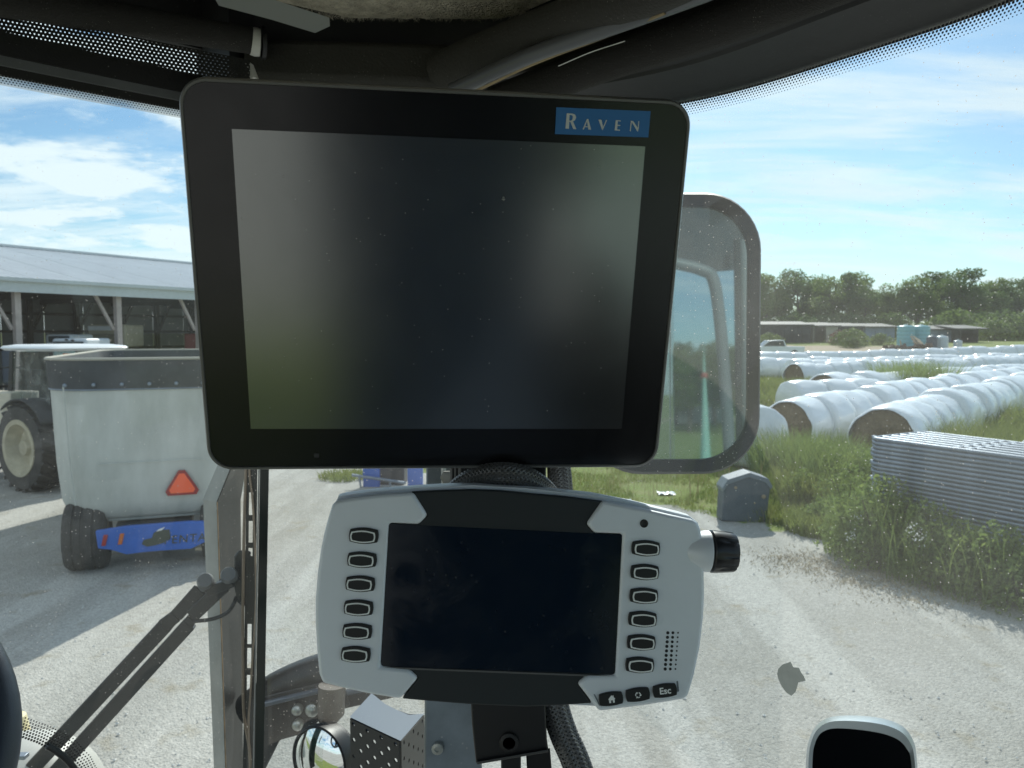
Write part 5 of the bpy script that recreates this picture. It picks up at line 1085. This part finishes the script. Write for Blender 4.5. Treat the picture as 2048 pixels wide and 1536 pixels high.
L0, L1 = mon.uv(360.5, 205), mon.uv(413.5, 890); R0, R1 = mon.uv(1385, 250), mon.uv(1312, 890); T0, T1 = mon.uv(420, 157), mon.uv(1330, 201); B0, B1 = mon.uv(470, 935), mon.uv(1260, 937)
xl, xr, yt, yb = (L0[0] + L1[0]) / 2, (R0[0] + R1[0]) / 2, (T0[1] + T1[1]) / 2, (B0[1] + B1[1]) / 2
wm_, hm_, cx_, cy_ = xr - xl, yt - yb, (xl + xr) / 2, (yt + yb) / 2
def ringz(w, h, r, z): return [Vector((x, y, z)) for x, y in rrect(w, h, r, 8, cx_, cy_)]
mb = MB(); mb.loft([ringz(wm_ - .030, hm_ - .03, .012, -.040), ringz(wm_ - .004, hm_ - .004, .016, -.030), ringz(wm_ + .003, hm_ + .003, .0165, -.020), ringz(wm_ + .003, hm_ + .003, .0165, -.007), ringz(wm_ + .001, hm_ + .001, .0155, -.004)])
part(mb, 'rear_housing', mat('grey black housing', (.045, .045, .043), .5, bump=.05, bscale=900), m1, world=False, smooth=True, angle=50)
mb = MB(); rs_ = [ringz(wm_ + .0008, hm_ + .0008, .0153, -.0038), ringz(wm_ + .0012, hm_ + .0012, .0155, -.001), ringz(wm_ - .001, hm_ - .001, .0148, .0012), ringz(wm_ - .0034, hm_ - .0034, .0138, .0012), ringz(wm_ - .0040, hm_ - .0040, .0136, -.0003)]
mb.loft(rs_, False); part(mb, 'bezel_rim', mat('satin grey rim', (.16, .158, .15), .38, .2), m1, world=False, smooth=True, angle=60)
part(MB().prism(rrect(wm_ - .0042, hm_ - .0042, .0135, 8, cx_, cy_), -.003, 0), 'front_glass', mat('black front glass', (.005, .005, .006), .22, spec=.55, bump=.004, bscale=2500), m1, world=False)
smudge(bpy.data.materials['black front glass'], .20, .27, 12)
sc = mon.poly([(464, 258), (1290, 293), (1243, 857), (502, 857)])
part(MB().prism(sc, .0001, .0006), 'screen', mat('matte grey screen', (.25, .26, .255), .20, 1.0, spec=.5, dust=.06, dscale=40), m1, world=False)
smudge(bpy.data.materials['matte grey screen'], .185, .225, 9)
# dust flecks and finger marks on the screen
mb = MB()
for k in range(110):
    x, y = random.uniform(480, 1270), random.uniform(285, 845)
    if k < 6: x, y, rad = (1008 + random.uniform(-3, 3), 400 + random.uniform(-6, 6), .0004)
    else: rad = random.uniform(.00012, .00026)
    if not (470 + (y - 258) * .063 < x < 1285 - (y - 293) * .083): continue
    u, v = mon.uv(x, y, .0006); a0 = random.random() * 3; mb.prism([(u + rad * (1 + random.random()) * math.cos(a0 + w * 1.05), v + rad * math.sin(a0 + w * 1.05)) for w in range(6)], .0006, .0007)
part(mb, 'dust_flecks', mat('pale dust fleck', (.30, .30, .28), .9), m1, world=False, kind='stuff')
zz = lambda x, y: (1080 + x / 6.0235, 150 + y / 6.0235)
lp = MB().prism(mon.poly([zz(195, 390), zz(1327, 437), zz(1300, 752), zz(178, 712)]), .0002, .0010); logo = part(lp, 'logo_plate', mat('blue plate', (.03, .16, .40), .5), m1, world=False)
M_LET = mat('silver lettering', (.62, .65, .62), .5)
def letter(polys, nm='letter'):
    mb = MB()
    for pl in polys: mb.prism(mon.poly([zz(*p) for p in pl]), .0010, .00125)
    part(mb, nm, M_LET, logo, world=False)
ro = [(350, 464), (390, 466), (418, 478), (431, 510), (420, 543), (394, 560), (350, 566)]; ri = [(350, 482), (374, 483), (388, 492), (392, 512), (386, 536), (372, 549), (350, 552)]
letter([[(318, 462), (352, 464), (345, 648), (303, 645)]] + [[ro[i], ro[i + 1], ri[i + 1], ri[i]] for i in range(6)] + [[(358, 556), (392, 556), (433, 653), (397, 652)]])
letter([[(561, 530), (573, 532), (524, 656), (509, 655)], [(559, 530), (576, 531), (611, 659), (578, 657)], [(533, 618), (586, 621), (588, 630), (529, 627)]])
letter([[(700, 538), (736, 540), (758, 642), (745, 665)], [(791, 543), (803, 543), (751, 665), (744, 652)]])
letter([[(908, 545), (932, 546), (922, 669), (894, 667)], [(930, 546), (966, 549), (965, 560), (929, 557)], [(925, 600), (961, 603), (960, 614), (924, 611)], [(920, 657), (958, 660), (957, 672), (919, 669)]])
letter([[(1090, 550), (1101, 553), (1087, 679), (1076, 677)], [(1091, 551), (1118, 558), (1180, 650), (1174, 684), (1162, 672)], [(1179, 557), (1189, 558), (1184, 640), (1174, 684), (1171, 650)]])
c = mon.uv(633, 911); part(MB().prism(rrect(.0035, .003, .0008, 3, *c), .0001, .0002), 'indicator_icon', mat('faint icon print', (.03, .03, .032), .5), m1, world=False)

# ---- lower terminal
t1 = empty('lower_terminal', (0, 0, 0), 'silver and black terminal with twelve barrel shaped keys and side knob', 'terminal', M=ter.M)
M_SIL = mat('silver grey painted plastic', (.78, .83, .88), .42, .15, bump=.02, bscale=1500, var=.02, vscale=30, spec=.5)
M_CEN = mat('charcoal soft plastic', (.014, .019, .022), .55, bump=.03, bscale=1200)
TP = .0035
lsh = [(826, 985), (760, 989), (700, 996), (672, 1002), (664, 1010), (657, 1032), (649, 1060), (641, 1098), (634, 1150), (630, 1200), (630, 1245), (633, 1300), (638, 1350), (645, 1367), (690, 1378), (744, 1390), (800, 1399), (836, 1357), (818, 1340), (760, 1334), (777, 1046), (837, 1049), (855, 1031)]
rsh = [(1205, 1002), (1173, 1048), (1189, 1066), (1246, 1068), (1231, 1352), (1173, 1352), (1155, 1368), (1199, 1424), (1290, 1412), (1366, 1400), (1377, 1393), (1389, 1352), (1401, 1295), (1408, 1235), (1410, 1190), (1409, 1140), (1406, 1090), (1403, 1062), (1397, 1046), (1386, 1040), (1340, 1030), (1289, 1018)]
part(MB().prism(ter.poly(lsh, TP), -.004, TP), 'left_shell', M_SIL, t1, world=False, bevel=.0022, seg=3)
part(MB().prism(ter.poly(rsh, TP), -.004, TP), 'right_shell', M_SIL, t1, world=False, bevel=.0022, seg=3)
cen = [(822, 984), (880, 981), (942, 979), (1000, 981), (1060, 987), (1130, 993), (1208, 1003), (1173, 1048), (1189, 1068), (1246, 1069), (1231, 1353), (1173, 1353), (1155, 1368), (1184, 1407), (1110, 1412), (1050, 1414), (937, 1409), (860, 1403), (804, 1398), (836, 1357), (818, 1341), (759, 1336), (776, 1045), (837, 1047), (855, 1031)]
part(MB().prism(ter.poly(cen, .001), -.004, .001), 'centre_panel', M_CEN, t1, world=False, bevel=.001)
body = [(830, 976), (945, 970), (1060, 977), (1200, 992), (1290, 1010), (1385, 1033), (1402, 1046), (1412, 1090), (1413, 1235), (1404, 1300), (1379, 1392), (1360, 1399), (1200, 1419), (1050, 1411), (800, 1395), (646, 1364), (634, 1300), (631, 1220), (637, 1120), (656, 1025), (672, 992), (740, 983)]
bc = ter.poly(body, 0); gx = sum(p[0] for p in bc) / len(bc); gy = sum(p[1] for p in bc) / len(bc)
part(MB().loft([[Vector((gx + (x - gx) * s, gy + (y - gy) * s, z)) for x, y in bc[::-1]] for z, s in ((-.045, .80), (-.030, .985), (-.012, .998), (-.0041, .992))]), 'rear_body', mat('silver rear plastic', (.72, .77, .83), .45, .1), t1, world=False, smooth=True, angle=30)
part(MB().prism(ter.poly([(779, 1048), (1244, 1069.5), (1230, 1348), (762, 1332)], .0012), .0011, .0014), 'screen', mat('blue black screen', (.003, .009, .019), .12, spec=.5, dust=.10, dscale=25), t1, world=False)
smudge(bpy.data.materials['blue black screen'], .08, .3, 22)
fr_ = ter.poly([(760, 1333), (1231, 1351)], .0015); mb = MB(); mb.prism(ter.poly([(761, 1333), (1231, 1351), (1231, 1354), (761, 1336)], .0015), .0012, .0022); part(mb, 'screen_lip', mat('thin pale lip', (.12, .12, .12), .5), t1, world=False)
# barrel keys
def barrel(w, h, bulge, n=9):
    pts = []
    for k in range(n): t = k / (n - 1); pts.append((-w / 2 + w * t, h / 2 - bulge + bulge * math.sin(math.pi * t)))
    for k in range(1, 5): t = k / 5; pts.append((w / 2 + .0006 * math.sin(math.pi * t), (h / 2 - bulge) * (1 - 2 * t)))
    for k in range(n): t = k / (n - 1); pts.append((w / 2 - w * t, -h / 2 + bulge - bulge * math.sin(math.pi * t)))
    for k in range(1, 5): t = k / 5; pts.append((-w / 2 - .0006 * math.sin(math.pi * t), -(h / 2 - bulge) * (1 - 2 * t)))
    return pts
PXM = 1539 / .497
M_KEY = mat('black rubber key', (.012, .013, .014), .5); M_RING = mat('pale key ring print', (.88, .90, .88), .5)
def key(px, py, lean):
    u, v = ter.uv(px, py, TP); w, h = 54 / PXM, 32 / PXM
    k_ = part(MB().prism([(u + x, v + y) for x, y in barrel(w, h, .0013)], TP - .001, TP + .0016), 'key', M_KEY, t1, world=False, bevel=.0004)
    o = barrel(w * .84, h * .76, .0011); i = barrel(w * .74, h * .60, .0009); du = lean * .0005; dv = -.0005; mb = MB(); n = len(o)
    a = [(u + x + du, v + y + dv) for x, y in o]; b = [(u + x + du, v + y + dv) for x, y in i]; z0, z1 = TP + .0016, TP + .0023
    vs = [Vector((x, y, z0)) for x, y in a] + [Vector((x, y, z1)) for x, y in a] + [Vector((x, y, z1)) for x, y in b] + [Vector((x, y, z0)) for x, y in b]
    mb.add(vs, [(p * n + k, p * n + (k + 1) % n, (p + 1) * n + (k + 1) % n, (p + 1) * n + k) for p in range(3) for k in range(n)]); part(mb, 'ring', M_RING, k_, world=False)
    part(MB().prism(b, z0, z1 - .0001), 'key_top', M_KEY, k_, world=False)
for x, y in ((728, 1071), (724.5, 1119), (721, 1167), (717.5, 1215), (715, 1262), (712, 1308)): key(x, y, -1)
for x, y in ((1291, 1096), (1289, 1143.5), (1287, 1191), (1284.5, 1237.5), (1282, 1284), (1279, 1329)): key(x, y, 1)
# bottom function keys
def rot2(p, a): return (p[0] * math.cos(a) - p[1] * math.sin(a), p[0] * math.sin(a) + p[1] * math.cos(a))
tilt = R(9)
def fkey(px, py, nm):
    u, v = ter.uv(px, py, TP); pl = [rot2(p, tilt) for p in barrel(45 / PXM, 27 / PXM, .0008)]
    return part(MB().prism([(u + x, v + y) for x, y in pl], TP - .001, TP + .0018), nm, M_KEY, t1, world=False, bevel=.0004), u, v
z1 = TP + .0019
k_, u, v = fkey(1221.5, 1396.5, 'home_key'); hs = [(-.0024, 0), (0, .0026), (.0008, .0018), (.0008, .0024), (.0014, .0024), (.0014, .0012), (.0024, 0), (.0018, 0), (.0018, -.0022), (.0006, -.0022), (.0006, -.0006), (-.0006, -.0006), (-.0006, -.0022), (-.0018, -.0022), (-.0018, 0)]
part(MB().prism([(u + rot2(p, tilt)[0] + .0003, v + rot2(p, tilt)[1]) for p in hs], z1 - .0001, z1 + .0001), 'home_symbol', M_RING, k_, world=False)
k_, u, v = fkey(1275, 1388, 'cycle_key'); mb = MB()
for s_ in range(3):
    a0 = 90 + s_ * 120
    for q_ in range(5):
        aa, ab = R(a0 - 12 - q_ * 14), R(a0 - 12 - (q_ + 1) * 14); mb.prism([(u + .0019 * math.cos(aa), v + .0019 * math.sin(aa)), (u + .0019 * math.cos(ab), v + .0019 * math.sin(ab)), (u + .0013 * math.cos(ab), v + .0013 * math.sin(ab)), (u + .0013 * math.cos(aa), v + .0013 * math.sin(aa))], z1 - .0001, z1 + .0001)
    aa = R(a0 - 82); ab = R(a0 - 112); mb.prism([(u + .0025 * math.cos(aa), v + .0025 * math.sin(aa)), (u + .0016 * math.cos(ab), v + .0016 * math.sin(ab)), (u + .0007 * math.cos(aa), v + .0007 * math.sin(aa))], z1 + .00005, z1 + .0002)
part(mb, 'cycle_symbol', M_RING, k_, world=False)
k_, u, v = fkey(1329, 1380, 'escape_key')
cu = bpy.data.curves.new('t', 'FONT'); cu.body = 'Esc'; cu.size = .0058; cu.extrude = .0001; cu.offset = .00012; cu.align_x = 'CENTER'; cu.align_y = 'CENTER'; to = bpy.data.objects.new('t', cu); me = bpy.data.meshes.new_from_object(to); bpy.data.objects.remove(to); me.materials.append(M_RING)
inst(me, 'lettering', k_, Matrix.Translation((u, v, z1)) @ Matrix.Rotation(tilt * .9, 4, 'Z'))
# tray groove lines around the function keys
for pl in ([(1187, 1388), (1190, 1389), (1201, 1411), (1198, 1411)], [(1353, 1362), (1356, 1362), (1358, 1382), (1355, 1384)]):
    part(MB().prism(ter.poly(pl, TP), TP - .0001, TP + .0002), 'tray_groove', mat('groove shade', (.16, .19, .22), .5), t1, world=False)
mb = MB()
for c_ in range(3):
    for r_ in range(9):
        x = 1335.6 + 10.2 * c_ - .66 * r_; y = 1265.5 + 9.05 * r_; u, v = ter.uv(x, y, TP); rad = (.00105, .00095, .0006)[c_]; mb.prism([(u + rad * math.cos(w * math.pi / 6), v + rad * math.sin(w * math.pi / 6)) for w in range(12)], TP - .0002, TP + .00012)
part(mb, 'speaker_holes', M_FRIT, t1, world=False, kind='stuff')
u, v = ter.uv(1288, 1047, TP)
part(MB().lathe([(.0027, TP - .001), (.0027, TP + .0004), (.0022, TP + .0006), (.0017, TP + .0003), (.0004, TP + .0003)], 20, Matrix.Translation((u, v, 0))), 'light_sensor', M_BLK, t1, world=False, smooth=True, angle=40)
# knob on the right: cone boss along local +x, knob with grooves
ka = ter.uv(1361, 1107, 0); kb = ter.uv(1420, 1104, 0); kc = ter.uv(1474, 1107, 0); kh = (ter.uv(1420, 1063, 0)[1] - ter.uv(1420, 1146, 0)[1]) / 2
MK = Matrix.Translation((0, kb[1] - .0003, -.0045)) @ Matrix.Rotation(R(90), 4, 'Y')
part(MB().lathe([(.001, ka[0] - .004), (kh * .45, ka[0] + .001), (kh * .72, ka[0] + .006), (kh * .92, (ka[0] + kb[0]) / 2 + .003), (kh, kb[0] - .002), (kh, kb[0])], 40, MK), 'knob_boss', M_SIL, t1, world=False, smooth=True, angle=50)
part(MB().lathe([(kh * .93, kb[0]), (kh * .93, kb[0] + .0012)], 32, MK), 'knob_gap', M_FRIT, t1, world=False)
kn = MB(); rings = []
for z, f_, g in ((kb[0] + .0012, .97, 0), (kb[0] + .002, 1.03, 0), (kb[0] + .005, 1.03, .1), (kb[0] + .008, 1.01, .8), (kb[0] + .013, .98, 1), (kc[0] - .0015, .95, 1), (kc[0] - .0004, .90, .6), (kc[0], .80, 0)):
    rings.append([MK @ Vector(((kh * f_ - (.0011 * g if (k % 9) in (0, 1) else 0)) * math.cos(2 * math.pi * k / 72), (kh * f_ - (.0011 * g if (k % 9) in (0, 1) else 0)) * math.sin(2 * math.pi * k / 72), z)) for k in range(72)])
kn.loft(rings); part(kn, 'knob', mat('satin black knob', (.012, .012, .013), .3), t1, world=False, smooth=True, angle=40)

# ---- mount, hoses
mt = empty('display_mount', P(1010, 1520, .56), 'black steel mounting column behind both displays', 'mount')
def slabP(pts, d, th, nm, m, parent, bevel=.001):
    n = len(pts); return part(MB().add([P(x, y, d) for x, y in pts] + [P(x, y, d + th) for x, y in pts], [tuple(range(n - 1, -1, -1)), tuple(range(n, 2 * n))] + [(i, (i + 1) % n, n + (i + 1) % n, n + i) for i in range(n)]), nm, m, parent, bevel=bevel)
M_MNT = mat('black powder coat', (.008, .008, .009), .4, dust=.08, dscale=30)
slabP([(920, 800), (1092, 800), (1092, 1010), (920, 1010)], .60, .03, 'upper_bracket', M_MNT, mt)
slabP([(941, 1395), (1090, 1405), (1094, 1480), (1097, 1500), (952, 1527), (944, 1450)], .545, .05, 'lower_box', M_MNT, mt)
slabP([(953, 1524), (1096, 1499), (1097, 1504), (954, 1529)], .542, .055, 'lower_box_edge', mat('grey box edge', (.05, .05, .05), .5), mt, .0004)  # thin lighter strip along the front bottom edge of the box
slabP([(1002, 1515), (1042, 1510), (1042, 1640), (1002, 1640)], .57, .02, 'stem', M_MNT, mt); slabP([(1052, 1508), (1100, 1495), (1112, 1640), (1060, 1640)], .58, .02, 'side_stem', M_MNT, mt)
slabP([(1000, 930), (1092, 930), (1092, 1000), (1000, 1000)], .545, .02, 'tilt_clamp', M_MNT, mt)
slabP([(962, 880), (1060, 880), (1060, 950), (962, 950)], .545, .07, 'display_neck', M_MNT, mt)
slabP([(990, 1300), (1050, 1300), (1050, 1400), (990, 1400)], .553, .04, 'terminal_neck', M_MNT, mt)
for x in (905, 912, 920): part(MB().tube([P(x, 900, .62), P(x, 985, .62)], .0022, 8), 'ribbed_edge', mat('dark ribbed steel', (.07, .07, .07), .35, .5), mt, smooth=True)
part(MB().lathe([(.0068, 0), (.0068, .0015), (.0045, .002), (.0045, -.0)], 20, Matrix.Translation(P(1018, 1484, .5445)) @ Matrix.Rotation(R(90), 4, 'X')), 'bolt', M_BLK, mt, smooth=True, angle=40)
M_HB = mat('black braid core', (.015, .015, .015), .6); M_ST = mat('black braid strand', (.10, .10, .10), .3, dust=.1)
def hose(pts, r, label, nst=16):
    c = catmull([P(*p) for p in pts], 14); root = empty('braided_hose', c[-1], label, 'hose', 'braided cable sleeves by the mount')
    part(MB().tube(c, r * .9, 16), 'core', M_HB, root, smooth=True)
    # frames
    L = [0]
    for a, b in zip(c, c[1:]): L.append(L[-1] + (b - a).length)
    N = int(L[-1] / (r * .07)); pts_, us, ws = [], [], []; j = 0; u = None
    for i in range(N + 1):
        s = L[-1] * i / N
        while j < len(c) - 2 and L[j + 1] < s: j += 1
        t = (s - L[j]) / max(L[j + 1] - L[j], 1e-9); p = c[j].lerp(c[j + 1], t); tg = (c[j + 1] - c[j]).normalized()
        if u is None: u = tg.cross(Vector((0, 1, .3))).normalized()
        u = (u - tg * u.dot(tg)).normalized(); pts_.append(p); us.append(u.copy()); ws.append(tg.cross(u))
    for dirn in (1, -1):
        mb = MB()
        for k in range(nst):
            path_a, vs, fs = [], [], []
            for i in range(0, N + 1):
                ph = 2 * math.pi * k / nst + dirn * i * .085; wv = r * (1.0 + .045 * math.sin((ph * dirn) * nst / 2 + (0 if dirn > 0 else math.pi)))
                for dphi in (-.15, .15):
                    a = ph + dphi; vs.append(pts_[i] + us[i] * (math.cos(a) * wv) + ws[i] * (math.sin(a) * wv))
                a = ph; vs.append(pts_[i] + us[i] * (math.cos(a) * wv * 1.06) + ws[i] * (math.sin(a) * wv * 1.06))
            for i in range(N): b0 = i * 3; fs += [(b0, b0 + 2, b0 + 5, b0 + 3), (b0 + 2, b0 + 1, b0 + 4, b0 + 5)]
            mb.add(vs, fs)
        part(mb, 'braid', M_ST, root, smooth=True, kind='stuff')
hose([(880, 1020, .56), (925, 975, .535), (965, 955, .525), (1010, 950, .52), (1050, 958, .525), (1085, 980, .54), (1115, 1015, .56)], .0080, 'braided black hose arching over the top edge of the lower terminal')
hose([(1108, 880, .60), (1117, 920, .60), (1122, 960, .60), (1126, 1020, .605)], .0080, 'braided black hose dropping vertically right of the arched one')
hose([(1105, 1385, .57), (1113, 1425, .565), (1128, 1470, .56), (1148, 1515, .555), (1168, 1570, .55)], .0098, 'thick braided hose curving down below the terminal')
part(MB().tube([P(1097, 900, .61), P(1099, 985, .61)], .0016, 6), 'brass_chain', mat('tan cord', (.42, .37, .25), .5, .3, bump=1, bscale=700)); tag(bpy.data.objects['brass_chain'], 'thin pale cord between the two hoses above the terminal', 'cord')

# ---- small silver rimmed display at lower right
sd_ = empty('side_display', P(1725, 1560, .50), 'small dark glass control unit with silver rim at lower right', 'control unit')
op = [(1612, 1700), (1611, 1600), (1612, 1520), (1618, 1480), (1632, 1452), (1655, 1436), (1690, 1431), (1740, 1433), (1780, 1441), (1808, 1455), (1825, 1478), (1833, 1510), (1837, 1600), (1838, 1700)]
ip = [(1626, 1700), (1624, 1600), (1625, 1520), (1629, 1490), (1640, 1468), (1660, 1458), (1690, 1457), (1738, 1462), (1775, 1470), (1800, 1482), (1815, 1500), (1822, 1520), (1828, 1600), (1829, 1700)]
op = [tuple(p)[:2] for p in catmull([(x, y, 0) for x, y in op], 4)]; ip = [tuple(p)[:2] for p in catmull([(x, y, 0) for x, y in ip], 4)]
n = len(op); do, di = .47, .462
vs = [P(x, y, do + .012) for x, y in op] + [P(x, y, do) for x, y in op] + [P(x * .6 + a * .4, y * .6 + b * .4, di - .002) for (x, y), (a, b) in zip(op, ip)] + [P(x, y, di + .001) for x, y in ip]
fs = [(k * n + i, k * n + i + 1, (k + 1) * n + i + 1, (k + 1) * n + i) for k in range(3) for i in range(n - 1)]
part(MB().add(vs, fs), 'silver_rim', mat('satin silver', (.50, .56, .60), .33, .45), sd_, smooth=True, angle=50)
part(MB().add([P(x, y, di + .0012) for x, y in ip], [tuple(range(n - 1, -1, -1))]), 'dark_glass', mat('dark smoked glass', (.004, .005, .007), .12, spec=.25), sd_)
part(MB().loft([[P(x, y, do + .011) for x, y in op], [P(1725 + (x - 1725) * .8, 1600 + (y - 1600) * .8, do + .05) for x, y in op]]), 'rear_shell', M_BLK, sd_, smooth=True, angle=40)
# ---- steering wheel at lower left
sw = empty('steering_wheel', P(-300, 1500, .62), 'dark leather steering wheel rim at the lower left edge', 'steering wheel')
cw = P(-440, 1545, .64); nw = Vector((.35, -.85, .42)).normalized(); e1 = Vector((1, .4, 0)); e1 = (e1 - nw * e1.dot(nw)).normalized(); e2 = nw.cross(e1)
if e2.z < 0: e2 = -e2
Rw = ((P(-62, 1545, .64) - cw).length)
part(MB().tube([cw + e1 * (Rw * math.cos(2 * math.pi * k / 64)) + e2 * (Rw * 1.0 * math.sin(2 * math.pi * k / 64)) for k in range(64)], .0155, 20, closed=True), 'rim', mat('blue black leather', (.012, .02, .035), .38, bump=.10, bscale=900, spec=.7), sw, smooth=True)
part(MB().bar(cw, cw + e1 * Rw, .03, .012, nw).bar(cw, cw - e1 * Rw, .03, .012, nw).bar(cw, cw - e2 * Rw, .03, .012, nw), 'spokes', M_BLK, sw); part(MB().lathe([(.04, -.02), (.045, 0), (.03, .012)], 24, Matrix.Translation(cw) @ nw.to_track_quat('Z', 'Y').to_matrix().to_4x4()), 'hub', M_BLK, sw, smooth=True)
# ---- flake stuck on the side glass
fl = [(572, 390), (590, 425), (625, 428), (640, 460), (655, 480), (668, 510), (622, 520), (612, 555), (605, 580), (577, 606), (545, 585), (515, 545), (495, 500), (487, 465), (495, 435), (520, 408), (550, 398)]
fl = [(1400 + x / 3.16, 1200 + y / 3.16) for x, y in fl]; n = len(fl)
part(MB().add([onglass(x, y, .004) for x, y in fl] + [onglass(x, y, .0045) for x, y in fl], [tuple(range(n)), tuple(range(2 * n - 1, n - 1, -1))] + [(i, (i + 1) % n, n + (i + 1) % n, n + i) for i in range(n)]), 'sticker_remnant', mat('grey sticker film', (.50, .51, .47), .6, var=.1, vscale=60)); tag(bpy.data.objects['sticker_remnant'], 'torn grey sticker remnant stuck on the side window at lower right', 'sticker')
